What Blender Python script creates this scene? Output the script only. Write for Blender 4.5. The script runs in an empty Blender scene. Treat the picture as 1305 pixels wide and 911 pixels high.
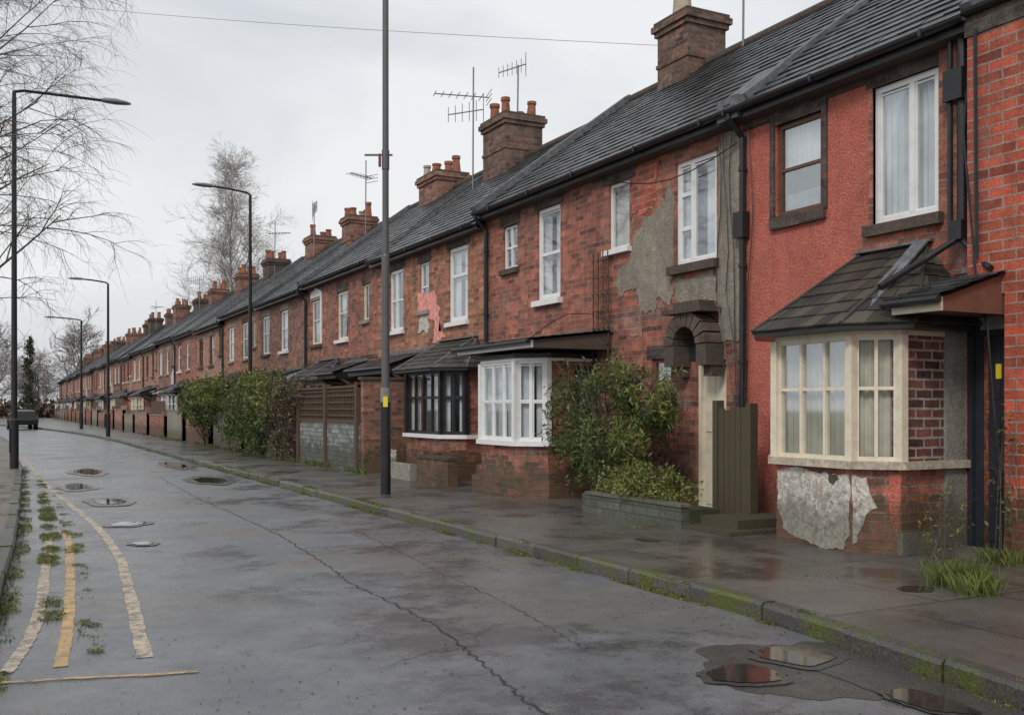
import bpy, math, random
from mathutils import Vector, noise
R = random.Random(7)
scene = bpy.context.scene
V = Vector
# ------------------------------------------------------------------ materials
MATS = {}
class NT:
    def __init__(s, name):
        s.m = bpy.data.materials.new(name); s.m.use_nodes = True
        s.t = s.m.node_tree; s.t.nodes.clear()
        s.out = s.t.nodes.new('ShaderNodeOutputMaterial')
        s.uv = None
        MATS[name] = s.m
    def n(s, typ, props=None, **inp):
        nd = s.t.nodes.new(typ)
        if props:
            for k, v in props.items(): setattr(nd, k, v)
        for k, v in inp.items():
            key = int(k[1:]) if k[0] == '_' and k[1:].isdigit() else k.replace('_', ' ')
            sk = nd.inputs[key]
            if isinstance(v, bpy.types.NodeSocket): s.t.links.new(v, sk)
            else:
                if sk.type == 'RGBA' and len(v) == 3: v = (*v, 1)
                sk.default_value = v
        return nd
    def UV(s):
        if not s.uv: s.uv = s.n('ShaderNodeTexCoord')
        return s.uv.outputs['UV']
    def POS(s):
        return s.n('ShaderNodeNewGeometry').outputs['Position']
    def noise(s, vec, scale, detail=4, rough=.55, dist=0.):
        return s.n('ShaderNodeTexNoise', None, Vector=vec, Scale=scale, Detail=detail, Roughness=rough, Distortion=dist).outputs['Fac']
    def stretch(s, vec, sc):
        return s.n('ShaderNodeVectorMath', {'operation': 'MULTIPLY'}, _0=vec, _1=sc).outputs[0]
    def ramp(s, fac, stops, interp='LINEAR'):
        r = s.n('ShaderNodeValToRGB', None, Fac=fac); cr = r.color_ramp; cr.interpolation = interp
        while len(cr.elements) < len(stops): cr.elements.new(.5)
        for e, (p, c) in zip(cr.elements, stops):
            e.position = p; e.color = (c, c, c, 1) if not hasattr(c, '__len__') else (*c, 1)
        return r.outputs['Color']
    def mix(s, fac, a, b, mode='MIX'):
        nd = s.t.nodes.new('ShaderNodeMix'); nd.data_type = 'RGBA'; nd.blend_type = mode
        for sk, v in ((nd.inputs[0], fac), (nd.inputs[6], a), (nd.inputs[7], b)):
            if isinstance(v, bpy.types.NodeSocket): s.t.links.new(v, sk)
            elif sk.type == 'RGBA': sk.default_value = (*v, 1) if len(v) == 3 else v
            else: sk.default_value = v
        return nd.outputs[2]
    def math(s, op, a, b=0.):
        nd = s.t.nodes.new('ShaderNodeMath'); nd.operation = op
        for sk, v in ((nd.inputs[0], a), (nd.inputs[1], b)):
            if isinstance(v, bpy.types.NodeSocket): s.t.links.new(v, sk)
            else: sk.default_value = v
        return nd.outputs[0]
    def z(s):
        sp = s.n('ShaderNodeSeparateXYZ', None, Vector=s.POS()); return sp.outputs['Z']
    def bump(s, h, strength=.5, dist=.01, normal=None):
        b = s.n('ShaderNodeBump', None, Height=h, Strength=strength, Distance=dist)
        if normal: s.t.links.new(normal, b.inputs['Normal'])
        return b.outputs['Normal']
    def pbr(s, col, rough=.7, nrm=None, metal=0., spec=.5, **kw):
        p = s.n('ShaderNodeBsdfPrincipled', None, Base_Color=col, Roughness=rough, Metallic=metal, **kw)
        p.inputs['Specular IOR Level'].default_value = spec
        if nrm: s.t.links.new(nrm, p.inputs['Normal'])
        s.t.links.new(p.outputs[0], s.out.inputs[0]); return p

def brick_mat(name, c1, c2, mortar, bw=.27, bh=.09, ms=.010, soot=.42, lime=.28, var=.65, bump=.65):
    m = NT(name); uv = m.UV()
    dn = m.n('ShaderNodeTexNoise', None, Vector=uv, Scale=9., Detail=2.)
    off = m.n('ShaderNodeVectorMath', {'operation': 'MULTIPLY_ADD'}, _0=dn.outputs['Color'], _1=(.014, .014, 0), _2=uv).outputs[0]
    b = m.n('ShaderNodeTexBrick', {'offset': .5}, Vector=off, Color1=c1, Color2=c2, Mortar=mortar, Scale=1., Mortar_Size=ms, Mortar_Smooth=.25, Bias=-.05, Brick_Width=bw, Row_Height=bh)
    b2 = m.n('ShaderNodeTexBrick', {'offset': .5}, Vector=off, Color1=(1, 1, 1), Color2=(0, 0, 0), Mortar=(.5, .5, .5), Scale=1., Mortar_Size=0., Bias=0., Brick_Width=bw, Row_Height=bh)
    p = m.POS()
    big = m.noise(p, .8, 5, .65); mid = m.noise(p, 5., 5, .7); fine = m.noise(p, 45., 3)
    col = b.outputs['Color']
    vv = m.ramp(b2.outputs['Color'], [(0, 1 - var), (.25, .8), (.6, 1.), (1, 1 + var * .6)])
    inv = m.math('SUBTRACT', 1., b.outputs['Fac'])
    col = m.mix(inv, col, m.mix(1., col, vv, 'MULTIPLY'))
    hue = m.ramp(m.noise(p, 3.1, 6, .8), [(.42, 0.), (.7, .6)])
    col = m.mix(m.math('MULTIPLY', hue, inv), col, (min(1, c1[0] * 1.15), c1[1] * 1.9, c1[2] * 1.9))
    col = m.mix(m.ramp(mid, [(.42, .0), (.70, .58)]), col, (c2[0] * .45, c2[1] * .58, c2[2] * .68))
    st = m.noise(m.stretch(p, (5., 5., .5)), 1., 5, .7)
    col = m.mix(m.ramp(st, [(.50, .0), (.70, .42)]), col, (.055, .042, .035))
    col = m.mix(m.ramp(big, [(.49, .0), (.68, soot)]), col, (.05, .037, .031))
    col = m.mix(m.ramp(m.noise(p, 1.6, 7, .8), [(.53, 0.), (.67, lime)]), col, (.48, .41, .35))
    col = m.mix(1., col, m.ramp(fine, [(.3, .7), (.7, 1.25)]), 'MULTIPLY')
    zz = m.math('ADD', m.z(), m.math('MULTIPLY', mid, -1.1))
    col = m.mix(m.ramp(zz, [(.0, .7), (.3, 0.)]), col, (.05, .052, .028))
    h = m.math('ADD', m.math('MULTIPLY', b.outputs['Fac'], -1.), m.math('MULTIPLY', mid, .8))
    h = m.math('ADD', h, m.math('MULTIPLY', fine, .35))
    m.pbr(col, m.ramp(mid, [(.3, .55), (.7, .85)]), m.bump(h, bump, .015), spec=.4)
    return m.m

brick_mat('brick_red', (.45, .125, .078), (.27, .075, .052), (.29, .235, .20))
brick_mat('brick_bright', (.53, .097, .052), (.38, .067, .037), (.38, .275, .23), bw=.3, bh=.105, ms=.012, soot=.2, lime=.12, var=.5)
brick_mat('brick_brown', (.36, .135, .088), (.21, .077, .055), (.24, .195, .16), soot=.45)
brick_mat('brick_orange', (.50, .17, .09), (.33, .10, .06), (.32, .26, .21), soot=.35)
brick_mat('brick_pink', (.50, .21, .145), (.35, .135, .095), (.38, .31, .26), soot=.25, lime=.45)
brick_mat('brick_dark', (.12, .068, .052), (.065, .044, .037), (.11, .09, .08), soot=.4, lime=.15)
brick_mat('brick_stack', (.23, .105, .072), (.12, .06, .047), (.18, .145, .12), soot=.55, lime=.35)
brick_mat('brick_purple', (.19, .06, .045), (.07, .036, .035), (.38, .31, .27), bw=.24, bh=.10, ms=.014, soot=.15, lime=.1)
brick_mat('block_grey', (.28, .265, .25), (.19, .185, .175), (.13, .13, .12), bw=.3, bh=.11, soot=.35, lime=.3, var=.3)

def render_mat(name, col, col2, scale=60., bumpd=.01, soot=.35, strength=.7, flake=None):
    m = NT(name); p = m.POS()
    big = m.noise(p, 1.3, 6, .7); mid = m.noise(p, 7., 5, .7); fine = m.noise(p, scale, 3, .6)
    c = m.mix(m.ramp(mid, [(.3, 0.), (.7, 1.)]), col, col2)
    c = m.mix(m.ramp(big, [(.47, 0.), (.72, soot)]), c, (.07, .06, .05))
    st = m.noise(m.stretch(p, (5., 5., .5)), 1., 5, .7)
    c = m.mix(m.ramp(st, [(.5, .0), (.72, soot * .8)]), c, (.08, .06, .05))
    c = m.mix(1., c, m.ramp(fine, [(.3, .62), (.7, 1.2)]), 'MULTIPLY')
    if flake:
        c = m.mix(m.ramp(m.noise(p, 5., 7, .8), [(.57, 0.), (.585, .9)]), c, flake)
        vo = m.n('ShaderNodeTexVoronoi', {'feature': 'DISTANCE_TO_EDGE'}, Vector=m.n('ShaderNodeVectorMath', {'operation': 'MULTIPLY_ADD'}, _0=m.n('ShaderNodeTexNoise', None, Vector=p, Scale=6., Detail=4.).outputs['Color'], _1=(.25, .25, .25), _2=p).outputs[0], Scale=3.6).outputs['Distance']
        c = m.mix(m.ramp(vo, [(0., .8), (.02, 0.)]), c, (.12, .1, .08))
    zz = m.math('ADD', m.z(), m.math('MULTIPLY', mid, -.9))
    c = m.mix(m.ramp(zz, [(.0, .6), (.3, 0.)]), c, (.06, .062, .035))
    m.pbr(c, .85, m.bump(m.math('ADD', fine, m.math('MULTIPLY', mid, .6)), strength, bumpd), spec=.3)
render_mat('render_red', (.64, .20, .15), (.52, .135, .10), 38., .03, .3, .9)
render_mat('render_grey', (.38, .335, .27), (.25, .22, .18), 40., .022, .4)
render_mat('render_cream', (.60, .52, .41), (.45, .38, .30), 25., .006, .3)
render_mat('plaster_white', (.74, .70, .64), (.56, .52, .46), 22., .004, .2, .4, flake=(.36, .30, .25))
render_mat('paint_pink', (.85, .38, .33), (.78, .32, .28), 8., .004, .05)
render_mat('stone_sill', (.42, .36, .29), (.30, .25, .2), 30., .006, .4)
render_mat('stone_dark', (.13, .095, .075), (.08, .065, .055), 30., .008, .35)
render_mat('concrete', (.33, .31, .27), (.22, .205, .185), 40., .006, .35)
render_mat('lead', (.2, .21, .225), (.12, .125, .135), 10., .006, .2)

def paint_mat(name, col, dirt=(.25, .22, .18), amt=.35, rough=.4):
    m = NT(name); p = m.POS()
    a = m.noise(p, 6., 6, .7); 
    c = m.mix(m.ramp(a, [(.45, 0.), (.75, amt)]), col, dirt)
    m.pbr(c, rough, m.bump(m.noise(p, 40., 3), .15, .003), spec=.4)
paint_mat('upvc_white', (.79, .79, .78), (.42, .40, .35), .35, .3)
paint_mat('paint_cream', (.76, .68, .54), (.42, .34, .24), .5, .5)
paint_mat('wood_brown', (.14, .065, .04), (.06, .035, .025), .6, .5)
paint_mat('fence_wood', (.11, .068, .048), (.05, .04, .028), .7, .8)
paint_mat('wood_dark', (.085, .065, .043), (.055, .07, .03), .8, .85)
paint_mat('black_paint', (.018, .018, .02), (.06, .05, .047), .4, .35)
paint_mat('door_black', (.026, .03, .038), (.06, .06, .06), .3, .35)
paint_mat('pole_grey', (.11, .11, .115), (.07, .065, .06), .5, .45)
paint_mat('yellow_label', (.8, .62, .04), (.5, .4, .1), .2, .4)
paint_mat('terracotta', (.33, .12, .07), (.07, .04, .033), .9, .75)
paint_mat('pot_cream', (.46, .38, .29), (.1, .08, .06), .8, .75)
paint_mat('aluminium', (.22, .22, .23), (.12, .12, .12), .3, .4)
paint_mat('rust', (.2, .08, .05), (.07, .045, .035), .7, .8)
paint_mat('rubber', (.02, .02, .02), (.04, .04, .04), .3, .8)
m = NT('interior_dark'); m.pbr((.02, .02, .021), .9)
m = NT('curtain_net')
m.pbr(m.ramp(m.noise(m.POS(), 2., 4), [(.3, (.50, .52, .54)), (.7, (.78, .79, .79))]), .9)
m = NT('curtain_warm'); m.pbr(m.ramp(m.noise(m.POS(), 2.4, 4), [(.3, (.46, .42, .34)), (.7, (.72, .67, .57))]), .9)
m = NT('curtain_grey'); m.pbr(m.ramp(m.noise(m.POS(), 5., 4), [(.3, (.10, .105, .11)), (.7, (.30, .31, .32))]), .9)
m = NT('glass')
fr = m.n('ShaderNodeFresnel', None, IOR=1.45).outputs[0]
fac = m.math('ADD', m.math('MULTIPLY', fr, .45), .01)
gl = m.n('ShaderNodeBsdfGlossy', None, Color=(.72, .76, .79), Roughness=.04)
tr = m.n('ShaderNodeBsdfTransparent', None, Color=(.87, .895, .90))
mx = m.n('ShaderNodeMixShader', None, Fac=fac); m.t.links.new(tr.outputs[0], mx.inputs[1]); m.t.links.new(gl.outputs[0], mx.inputs[2])
m.t.links.new(mx.outputs[0], m.out.inputs[0])

m = NT('slate')
g = m.n('ShaderNodeNewGeometry'); p = g.outputs['Position']; rnd = g.outputs['Random Per Island']
c = m.ramp(rnd, [(0, (.022, .023, .026)), (.5, (.036, .037, .041)), (.85, (.052, .052, .056)), (1, (.085, .085, .085))])
c = m.mix(m.ramp(m.noise(p, 3., 6, .7), [(.5, 0), (.75, .6)]), c, (.065, .065, .045))
c = m.mix(1., c, m.ramp(m.noise(p, .5, 4), [(.35, .65), (.65, 1.35)]), 'MULTIPLY')
c = m.mix(1., c, m.ramp(m.noise(p, 30., 3), [(.3, .7), (.7, 1.25)]), 'MULTIPLY')
m.pbr(c, m.ramp(rnd, [(0, .26), (1, .48)]), m.bump(m.noise(p, 25., 4), .45, .008), spec=.5)
m = NT('tile_brown')
g = m.n('ShaderNodeNewGeometry'); p = g.outputs['Position']; rnd = g.outputs['Random Per Island']
c = m.ramp(rnd, [(0, (.028, .025, .023)), (.6, (.06, .052, .045)), (1, (.10, .09, .07))])
c = m.mix(m.ramp(m.noise(p, 4., 6, .7), [(.48, 0), (.7, .7)]), c, (.085, .085, .05))
m.pbr(c, .5, m.bump(m.noise(p, 30., 4), .6, .01), spec=.4)

# asphalt road
m = NT('asphalt'); p = m.POS()
n1 = m.noise(p, .33, 6, .65, .3); n2 = m.noise(p, 1.3, 7, .75); n3 = m.noise(p, 110., 2, .5); n4 = m.noise(p, 14., 4, .7)
c = m.ramp(n2, [(.3, (.10, .107, .12)), (.5, (.15, .155, .168)), (.72, (.215, .219, .225))])
c = m.mix(m.ramp(n1, [(.46, 0.), (.60, .7)]), c, (.15, .132, .108))
wet = m.noise(p, .5, 7, .75)
c = m.mix(m.ramp(wet, [(.50, 0.), (.59, .68)]), c, (.055, .058, .065))
c = m.mix(1., c, m.ramp(n3, [(.25, .35), (.55, 1.05), (.8, 1.9)]), 'MULTIPLY')
c = m.mix(m.ramp(m.noise(p, 6., 6, .75), [(.56, 0), (.7, .6)]), c, (.05, .046, .04))
vo = m.n('ShaderNodeTexVoronoi', {'feature': 'DISTANCE_TO_EDGE'}, Vector=m.n('ShaderNodeVectorMath', {'operation': 'MULTIPLY_ADD'}, _0=m.n('ShaderNodeTexNoise', None, Vector=p, Scale=1.6, Detail=5.).outputs['Color'], _1=(1.1, 1.1, 0), _2=p).outputs[0], Scale=.38).outputs['Distance']
crack = m.ramp(vo, [(0., .9), (.003, .5), (.006, 0.)])
crack = m.math('MULTIPLY', crack, m.ramp(m.noise(p, .5, 2), [(.46, 0.), (.56, .8)]))
c = m.mix(crack, c, (.03, .028, .025))
rg = m.ramp(wet, [(.35, .48), (.49, .34), (.58, .14)])
rg = m.mix(m.ramp(n4, [(.3, 0.), (.7, .3)]), rg, (.55, .55, .55))
h = m.math('ADD', m.math('MULTIPLY', n3, .45), m.math('MULTIPLY', n4, .45))
h = m.math('ADD', h, m.math('MULTIPLY', crack, -1.))
m.pbr(c, rg, m.bump(h, .4, .007), spec=.55)
# pavement
m = NT('pavement'); p = m.POS(); uv = m.UV()
b = m.n('ShaderNodeTexBrick', {'offset': .5}, Vector=uv, Color1=(.125, .113, .103), Color2=(.075, .069, .064), Mortar=(.028, .028, .02), Scale=1., Mortar_Size=.014, Mortar_Smooth=.2, Brick_Width=1.15, Row_Height=1.75)
c = b.outputs['Color']
c = m.mix(m.ramp(m.noise(p, 1.2, 6, .7), [(.4, 0.), (.7, .6)]), c, (.17, .155, .138))
wet = m.noise(p, .8, 6, .7)
c = m.mix(m.ramp(wet, [(.5, 0.), (.6, .65)]), c, (.048, .042, .038))
c = m.mix(1., c, m.ramp(m.noise(p, 90., 3), [(.3, .6), (.7, 1.35)]), 'MULTIPLY')
c = m.mix(m.ramp(m.noise(p, 1.7, 8, .8), [(.55, 0.), (.66, .65)]), c, (.075, .09, .022))
h = m.math('ADD', m.math('MULTIPLY', b.outputs['Fac'], -1.4), m.math('MULTIPLY', m.noise(p, 25., 4), .5))
m.pbr(c, m.ramp(wet, [(.4, .5), (.6, .18)]), m.bump(h, .55, .008), spec=.5)
m = NT('pavement_brown'); p = m.POS()
c = m.ramp(m.noise(p, 2., 6, .7), [(.3, (.12, .10, .088)), (.7, (.24, .205, .18))])
c = m.mix(m.ramp(m.noise(p, 1.9, 6, .7), [(.5, 0.), (.62, .8)]), c, (.06, .075, .02))
m.pbr(m.mix(1., c, m.ramp(m.noise(p, 80., 3), [(.3, .6), (.7, 1.3)]), 'MULTIPLY'), .6, m.bump(m.noise(p, 50., 4), .4, .006))
m = NT('kerbstone'); p = m.POS(); g = m.n('ShaderNodeNewGeometry')
c = m.ramp(g.outputs['Random Per Island'], [(0, (.06, .056, .052)), (1, (.12, .115, .105))])
c = m.mix(m.ramp(m.noise(p, 2.2, 7, .75), [(.48, 0.), (.6, .9)]), c, (.085, .10, .015))
m.pbr(m.mix(1., c, m.ramp(m.noise(p, 60., 3), [(.3, .5), (.7, 1.4)]), 'MULTIPLY'), .5, m.bump(m.noise(p, 30., 4), .6, .012))
m = NT('ground_soil'); p = m.POS()
m.pbr(m.ramp(m.noise(p, 1.5, 6, .7), [(.3, (.035, .04, .02)), (.7, (.075, .08, .04))]), .9, m.bump(m.noise(p, 12., 5), .6, .03))
m = NT('water'); m.pbr((.035, .032, .028), .05, m.bump(m.noise(m.POS(), 4., 2), .06, .015), spec=.45)
m = NT('damp_tarmac'); p = m.POS()
m.pbr(m.mix(1., (.06, .058, .055), m.ramp(m.noise(p, 100., 2), [(.3, .5), (.7, 1.6)]), 'MULTIPLY'), m.ramp(m.noise(p, 5., 5), [(.4, .16), (.6, .4)]), m.bump(m.noise(p, 60., 3), .45, .007), spec=.5)
m = NT('crack_dark'); m.pbr((.03, .027, .024), .7)
def worn(name, col, thr=.42):
    m = NT(name); p = m.POS()
    mask = m.math('MULTIPLY', m.ramp(m.noise(p, 7., 9, .85), [(thr, 1.), (thr + .10, 0.)]), .95)
    c = m.mix(mask, col, (.14, .14, .14))
    c = m.mix(m.ramp(m.noise(p, 2., 5, .8), [(.4, 0.), (.7, .6)]), c, (.24, .21, .17))
    c = m.mix(1., c, m.ramp(m.noise(p, 90., 3), [(.3, .55), (.7, 1.1)]), 'MULTIPLY')
    m.pbr(c, .5, m.bump(m.noise(p, 90., 3), .3, .004))
worn('line_yellow', (.72, .44, .15), .41); worn('line_pale', (.70, .56, .40), .43)

def leaf_mat(name, stops, rough=.5, trans=.15):
    m = NT(name); g = m.n('ShaderNodeNewGeometry')
    c = m.ramp(g.outputs['Random Per Island'], stops)
    c = m.mix(1., c, m.ramp(m.noise(g.outputs['Position'], 3.5, 3), [(.3, .55), (.7, 1.35)]), 'MULTIPLY')
    pr = m.n('ShaderNodeBsdfPrincipled', None, Base_Color=c, Roughness=rough)
    if trans > 0:
        tl = m.n('ShaderNodeBsdfTranslucent', None, Color=c)
        mx = m.n('ShaderNodeMixShader', None, Fac=trans); m.t.links.new(pr.outputs[0], mx.inputs[1]); m.t.links.new(tl.outputs[0], mx.inputs[2])
        m.t.links.new(mx.outputs[0], m.out.inputs[0])
    else: m.t.links.new(pr.outputs[0], m.out.inputs[0])
leaf_mat('leaf_green', [(0, (.04, .065, .018)), (.5, (.09, .13, .035)), (1, (.17, .21, .065))], .45, .25)
leaf_mat('leaf_yellowgreen', [(0, (.10, .13, .02)), (.6, (.22, .25, .06)), (1, (.34, .34, .12))], .5, .3)
leaf_mat('leaf_brown', [(0, (.05, .032, .022)), (.6, (.11, .07, .042)), (1, (.18, .12, .07))], .7, 0)
leaf_mat('leaf_conifer', [(0, (.025, .035, .02)), (1, (.06, .07, .035))], .7, 0)
leaf_mat('grass_blade', [(0, (.06, .09, .015)), (.6, (.12, .16, .03)), (1, (.2, .2, .07))], .6, .2)
leaf_mat('moss', [(0, (.06, .07, .012)), (.6, (.14, .155, .025)), (1, (.24, .25, .06))], .9, 0)
leaf_mat('litter', [(0, (.03, .02, .015)), (.7, (.09, .055, .03)), (1, (.24, .16, .08))], .7, .0)
m = NT('bark'); m.pbr(m.ramp(m.noise(m.POS(), 8., 4), [(.3, (.06, .05, .042)), (.7, (.13, .11, .095))]), .9)
m = NT('bark_birch'); m.pbr(m.ramp(m.noise(m.POS(), 5., 4), [(.35, (.22, .19, .17)), (.7, (.42, .38, .35))]), .9)
m = NT('bark_far'); m.pbr((.24, .205, .19), .9)
m = NT('twig'); m.pbr((.10, .075, .06), .9)
m = NT('car_paint'); m.pbr((.015, .016, .02), .2)

# ------------------------------------------------------------------ mesh builder
class MB:
    def __init__(s): s.v = []; s.f = []; s.mi = []; s.uv = []; s.slots = []
    def slot(s, m):
        if m not in s.slots: s.slots.append(m)
        return s.slots.index(m)
    def face(s, pts, m, uvs=None, idx=None):
        if idx is None:
            b = len(s.v); s.v.extend([tuple(p) for p in pts]); idx = list(range(b, b + len(pts)))
        s.f.append(idx); s.mi.append(s.slot(m))
        if uvs is None: uvs = [(s.v[i][0] , s.v[i][1]) for i in idx]
        s.uv.extend(uvs)
        return idx
    def build(s, name, parent=None, smooth=False):
        me = bpy.data.meshes.new(name); me.from_pydata(s.v, [], s.f)
        for m in s.slots: me.materials.append(MATS[m])
        me.polygons.foreach_set('material_index', s.mi)
        l = me.uv_layers.new(name='UVMap')
        l.data.foreach_set('uv', [c for t in s.uv for c in t])
        if smooth: me.polygons.foreach_set('use_smooth', [True] * len(me.polygons))
        me.update()
        o = bpy.data.objects.new(name, me); scene.collection.objects.link(o)
        if parent: o.parent = parent
        return o
    def box(s, fr, u0, u1, z0, z1, n0, n1, m):
        P = fr.P; q = s.face
        q([P(u0, z0, n1), P(u1, z0, n1), P(u1, z1, n1), P(u0, z1, n1)], m, [(u0, z0), (u1, z0), (u1, z1), (u0, z1)])
        q([P(u0, z0, n0), P(u1, z0, n0), P(u1, z1, n0), P(u0, z1, n0)], m, [(u0, z0), (u1, z0), (u1, z1), (u0, z1)])
        for u in (u0, u1): q([P(u, z0, n0), P(u, z0, n1), P(u, z1, n1), P(u, z1, n0)], m, [(n0 + u, z0), (n1 + u, z0), (n1 + u, z1), (n0 + u, z1)])
        for z in (z0, z1): q([P(u0, z, n0), P(u1, z, n0), P(u1, z, n1), P(u0, z, n1)], m, [(u0, n0 + z), (u1, n0 + z), (u1, n1 + z), (u0, n1 + z)])
    def beam(s, p, q, w, h, m, up=None):
        p = V(p); q = V(q); d = (q - p); L = d.length; d.normalize()
        up = V(up) if up else (V((0, 0, 1)) if abs(d.z) < .9 else V((1, 0, 0)))
        a = d.cross(up).normalized() * w / 2; b = a.cross(d).normalized() * h / 2
        c = [p - a - b, p + a - b, p + a + b, p - a + b, q - a - b, q + a - b, q + a + b, q - a + b]
        for ii, ww in (((0, 1, 5, 4), w), ((1, 2, 6, 5), h), ((2, 3, 7, 6), w), ((3, 0, 4, 7), h)):
            s.face([c[i] for i in ii], m, [(0, 0), (0, ww), (L, ww), (L, 0)])
        s.face(c[0:4], m, [(0, 0), (w, 0), (w, h), (0, h)]); s.face(c[4:8], m, [(0, 0), (w, 0), (w, h), (0, h)])
    def tube(s, pts, rad, m, sides=6, cap=True):
        pts = [V(p) for p in pts]; n = len(pts)
        if not hasattr(rad, '__len__'): rad = [rad] * n
        base = len(s.v)
        ref = None
        for i, p in enumerate(pts):
            d = (pts[min(i + 1, n - 1)] - pts[max(i - 1, 0)])
            if d.length < 1e-6: d = V((0, 0, 1))
            d.normalize()
            if ref is None: ref = V((1, 0, 0)) if abs(d.x) < .8 else V((0, 1, 0))
            a = d.cross(ref); a.normalize(); b = d.cross(a)
            for k in range(sides):
                t = 2 * math.pi * k / sides
                q = p + a * (rad[i] * math.cos(t)) + b * (rad[i] * math.sin(t)); s.v.append((q.x, q.y, q.z))
        mi = s.slot(m)
        for i in range(n - 1):
            for k in range(sides):
                k2 = (k + 1) % sides
                s.f.append([base + i * sides + k, base + i * sides + k2, base + (i + 1) * sides + k2, base + (i + 1) * sides + k]); s.mi.append(mi)
                s.uv.extend([(k / sides, i), (k2 / sides, i), (k2 / sides, i + 1), (k / sides, i + 1)])
        if cap and sides > 3:
            s.face(None, m, None, [base + (n - 1) * sides + k for k in range(sides)])
            s.face(None, m, None, [base + k for k in range(sides)])
    def prism(s, pts, z0, z1, m, mtop=None):
        n = len(pts); u = 0
        for i in range(n):
            a = pts[i]; b = pts[(i + 1) % n]; L = math.dist(a, b)
            s.face([(*a, z0), (*b, z0), (*b, z1), (*a, z1)], m, [(u, z0), (u + L, z0), (u + L, z1), (u, z1)]); u += L
        s.face([(*p, z1) for p in pts], mtop or m); s.face([(*p, z0) for p in pts], m)
    def courses(s, b0, b1, t0, t1, n, w, m, lip=.018, jit=.006):
        b0, b1, t0, t1 = V(b0), V(b1), V(t0), V(t1)
        nr = (b1 - b0).cross(((t0 + t1) / 2 - b0)).normalized()
        if nr.z < 0: nr = -nr
        H = ((t0 + t1) / 2 - (b0 + b1) / 2).length
        s.face([b0 - nr * .01, b1 - nr * .01, t1 - nr * .01, t0 - nr * .01], m)
        for i in range(n):
            s0 = i / n; s1 = min(1, (i + 1.2) / n)
            L0, R0, L1, R1 = b0.lerp(t0, s0), b1.lerp(t1, s0), b0.lerp(t0, s1), b1.lerp(t1, s1)
            ln = (R0 - L0).length
            if ln < .05: continue
            k = max(1, round(ln / w)); cuts = [(j + (.5 if i % 2 else 0)) / k for j in range(k + 1)]
            if i % 2: cuts = [0] + cuts[:-1] + [1]
            g = .003 / ln
            for a, b in zip(cuts[:-1], cuts[1:]):
                l = lip + R.random() * jit; dz = (t0 - b0).normalized() * (R.uniform(-.008, .008))
                if R.random() < .012: dz = (t0 - b0).normalized() * -.05
                p = [L0.lerp(R0, a + g) + nr * l + dz, L0.lerp(R0, b - g) + nr * (l + R.uniform(-.3, .3) * jit) + dz, L1.lerp(R1, b - g) + nr * .003, L1.lerp(R1, a + g) + nr * .003]
                ids = s.face(p, m, [(a * ln, s0 * H), (b * ln, s0 * H), (b * ln, s1 * H), (a * ln, s1 * H)])
                bb = len(s.v); s.v.extend([tuple(p[0] - nr * lip), tuple(p[1] - nr * lip)])
                s.face(None, m, None, [ids[0], ids[1], bb + 1, bb])

class Fr:
    def __init__(s, O, U):
        s.O = V((O[0], O[1], 0)); s.U = V((U[0], U[1], 0)).normalized(); s.N = V((-s.U.y, s.U.x, 0))
    def P(s, u, z, n): 
        q = s.O + s.U * u + s.N * n; return (q.x, q.y, z)
def frab(a, b): return Fr(a, (b[0] - a[0], b[1] - a[1])), math.dist(a, b)

def empty(name):
    o = bpy.data.objects.new(name, None); scene.collection.objects.link(o); o.empty_display_size = .2; return o

def wall(mb, fr, u0, u1, z0, z1, holes, m, rev=.2, n=0.):
    us = sorted({u0, u1, *[h[0] for h in holes], *[h[1] for h in holes]}); zs = sorted({z0, z1, *[h[2] for h in holes], *[h[3] for h in holes]})
    for a, b in zip(us[:-1], us[1:]):
        for c, d in zip(zs[:-1], zs[1:]):
            cu, cz = (a + b) / 2, (c + d) / 2
            if any(h[0] < cu < h[1] and h[2] < cz < h[3] for h in holes): continue
            mb.face([fr.P(a, c, n), fr.P(b, c, n), fr.P(b, d, n), fr.P(a, d, n)], m, [(a, c), (b, c), (b, d), (a, d)])
    for a, b, c, d in holes:
        for u in (a, b): mb.face([fr.P(u, c, n), fr.P(u, c, n - rev), fr.P(u, d, n - rev), fr.P(u, d, n)], m, [(u, c), (u + rev, c), (u + rev, d), (u, d)])
        for z in (c, d): mb.face([fr.P(a, z, n), fr.P(b, z, n), fr.P(b, z, n - rev), fr.P(a, z, n - rev)], m, [(a, z), (b, z), (b, z + rev), (a, z + rev)])

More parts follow.
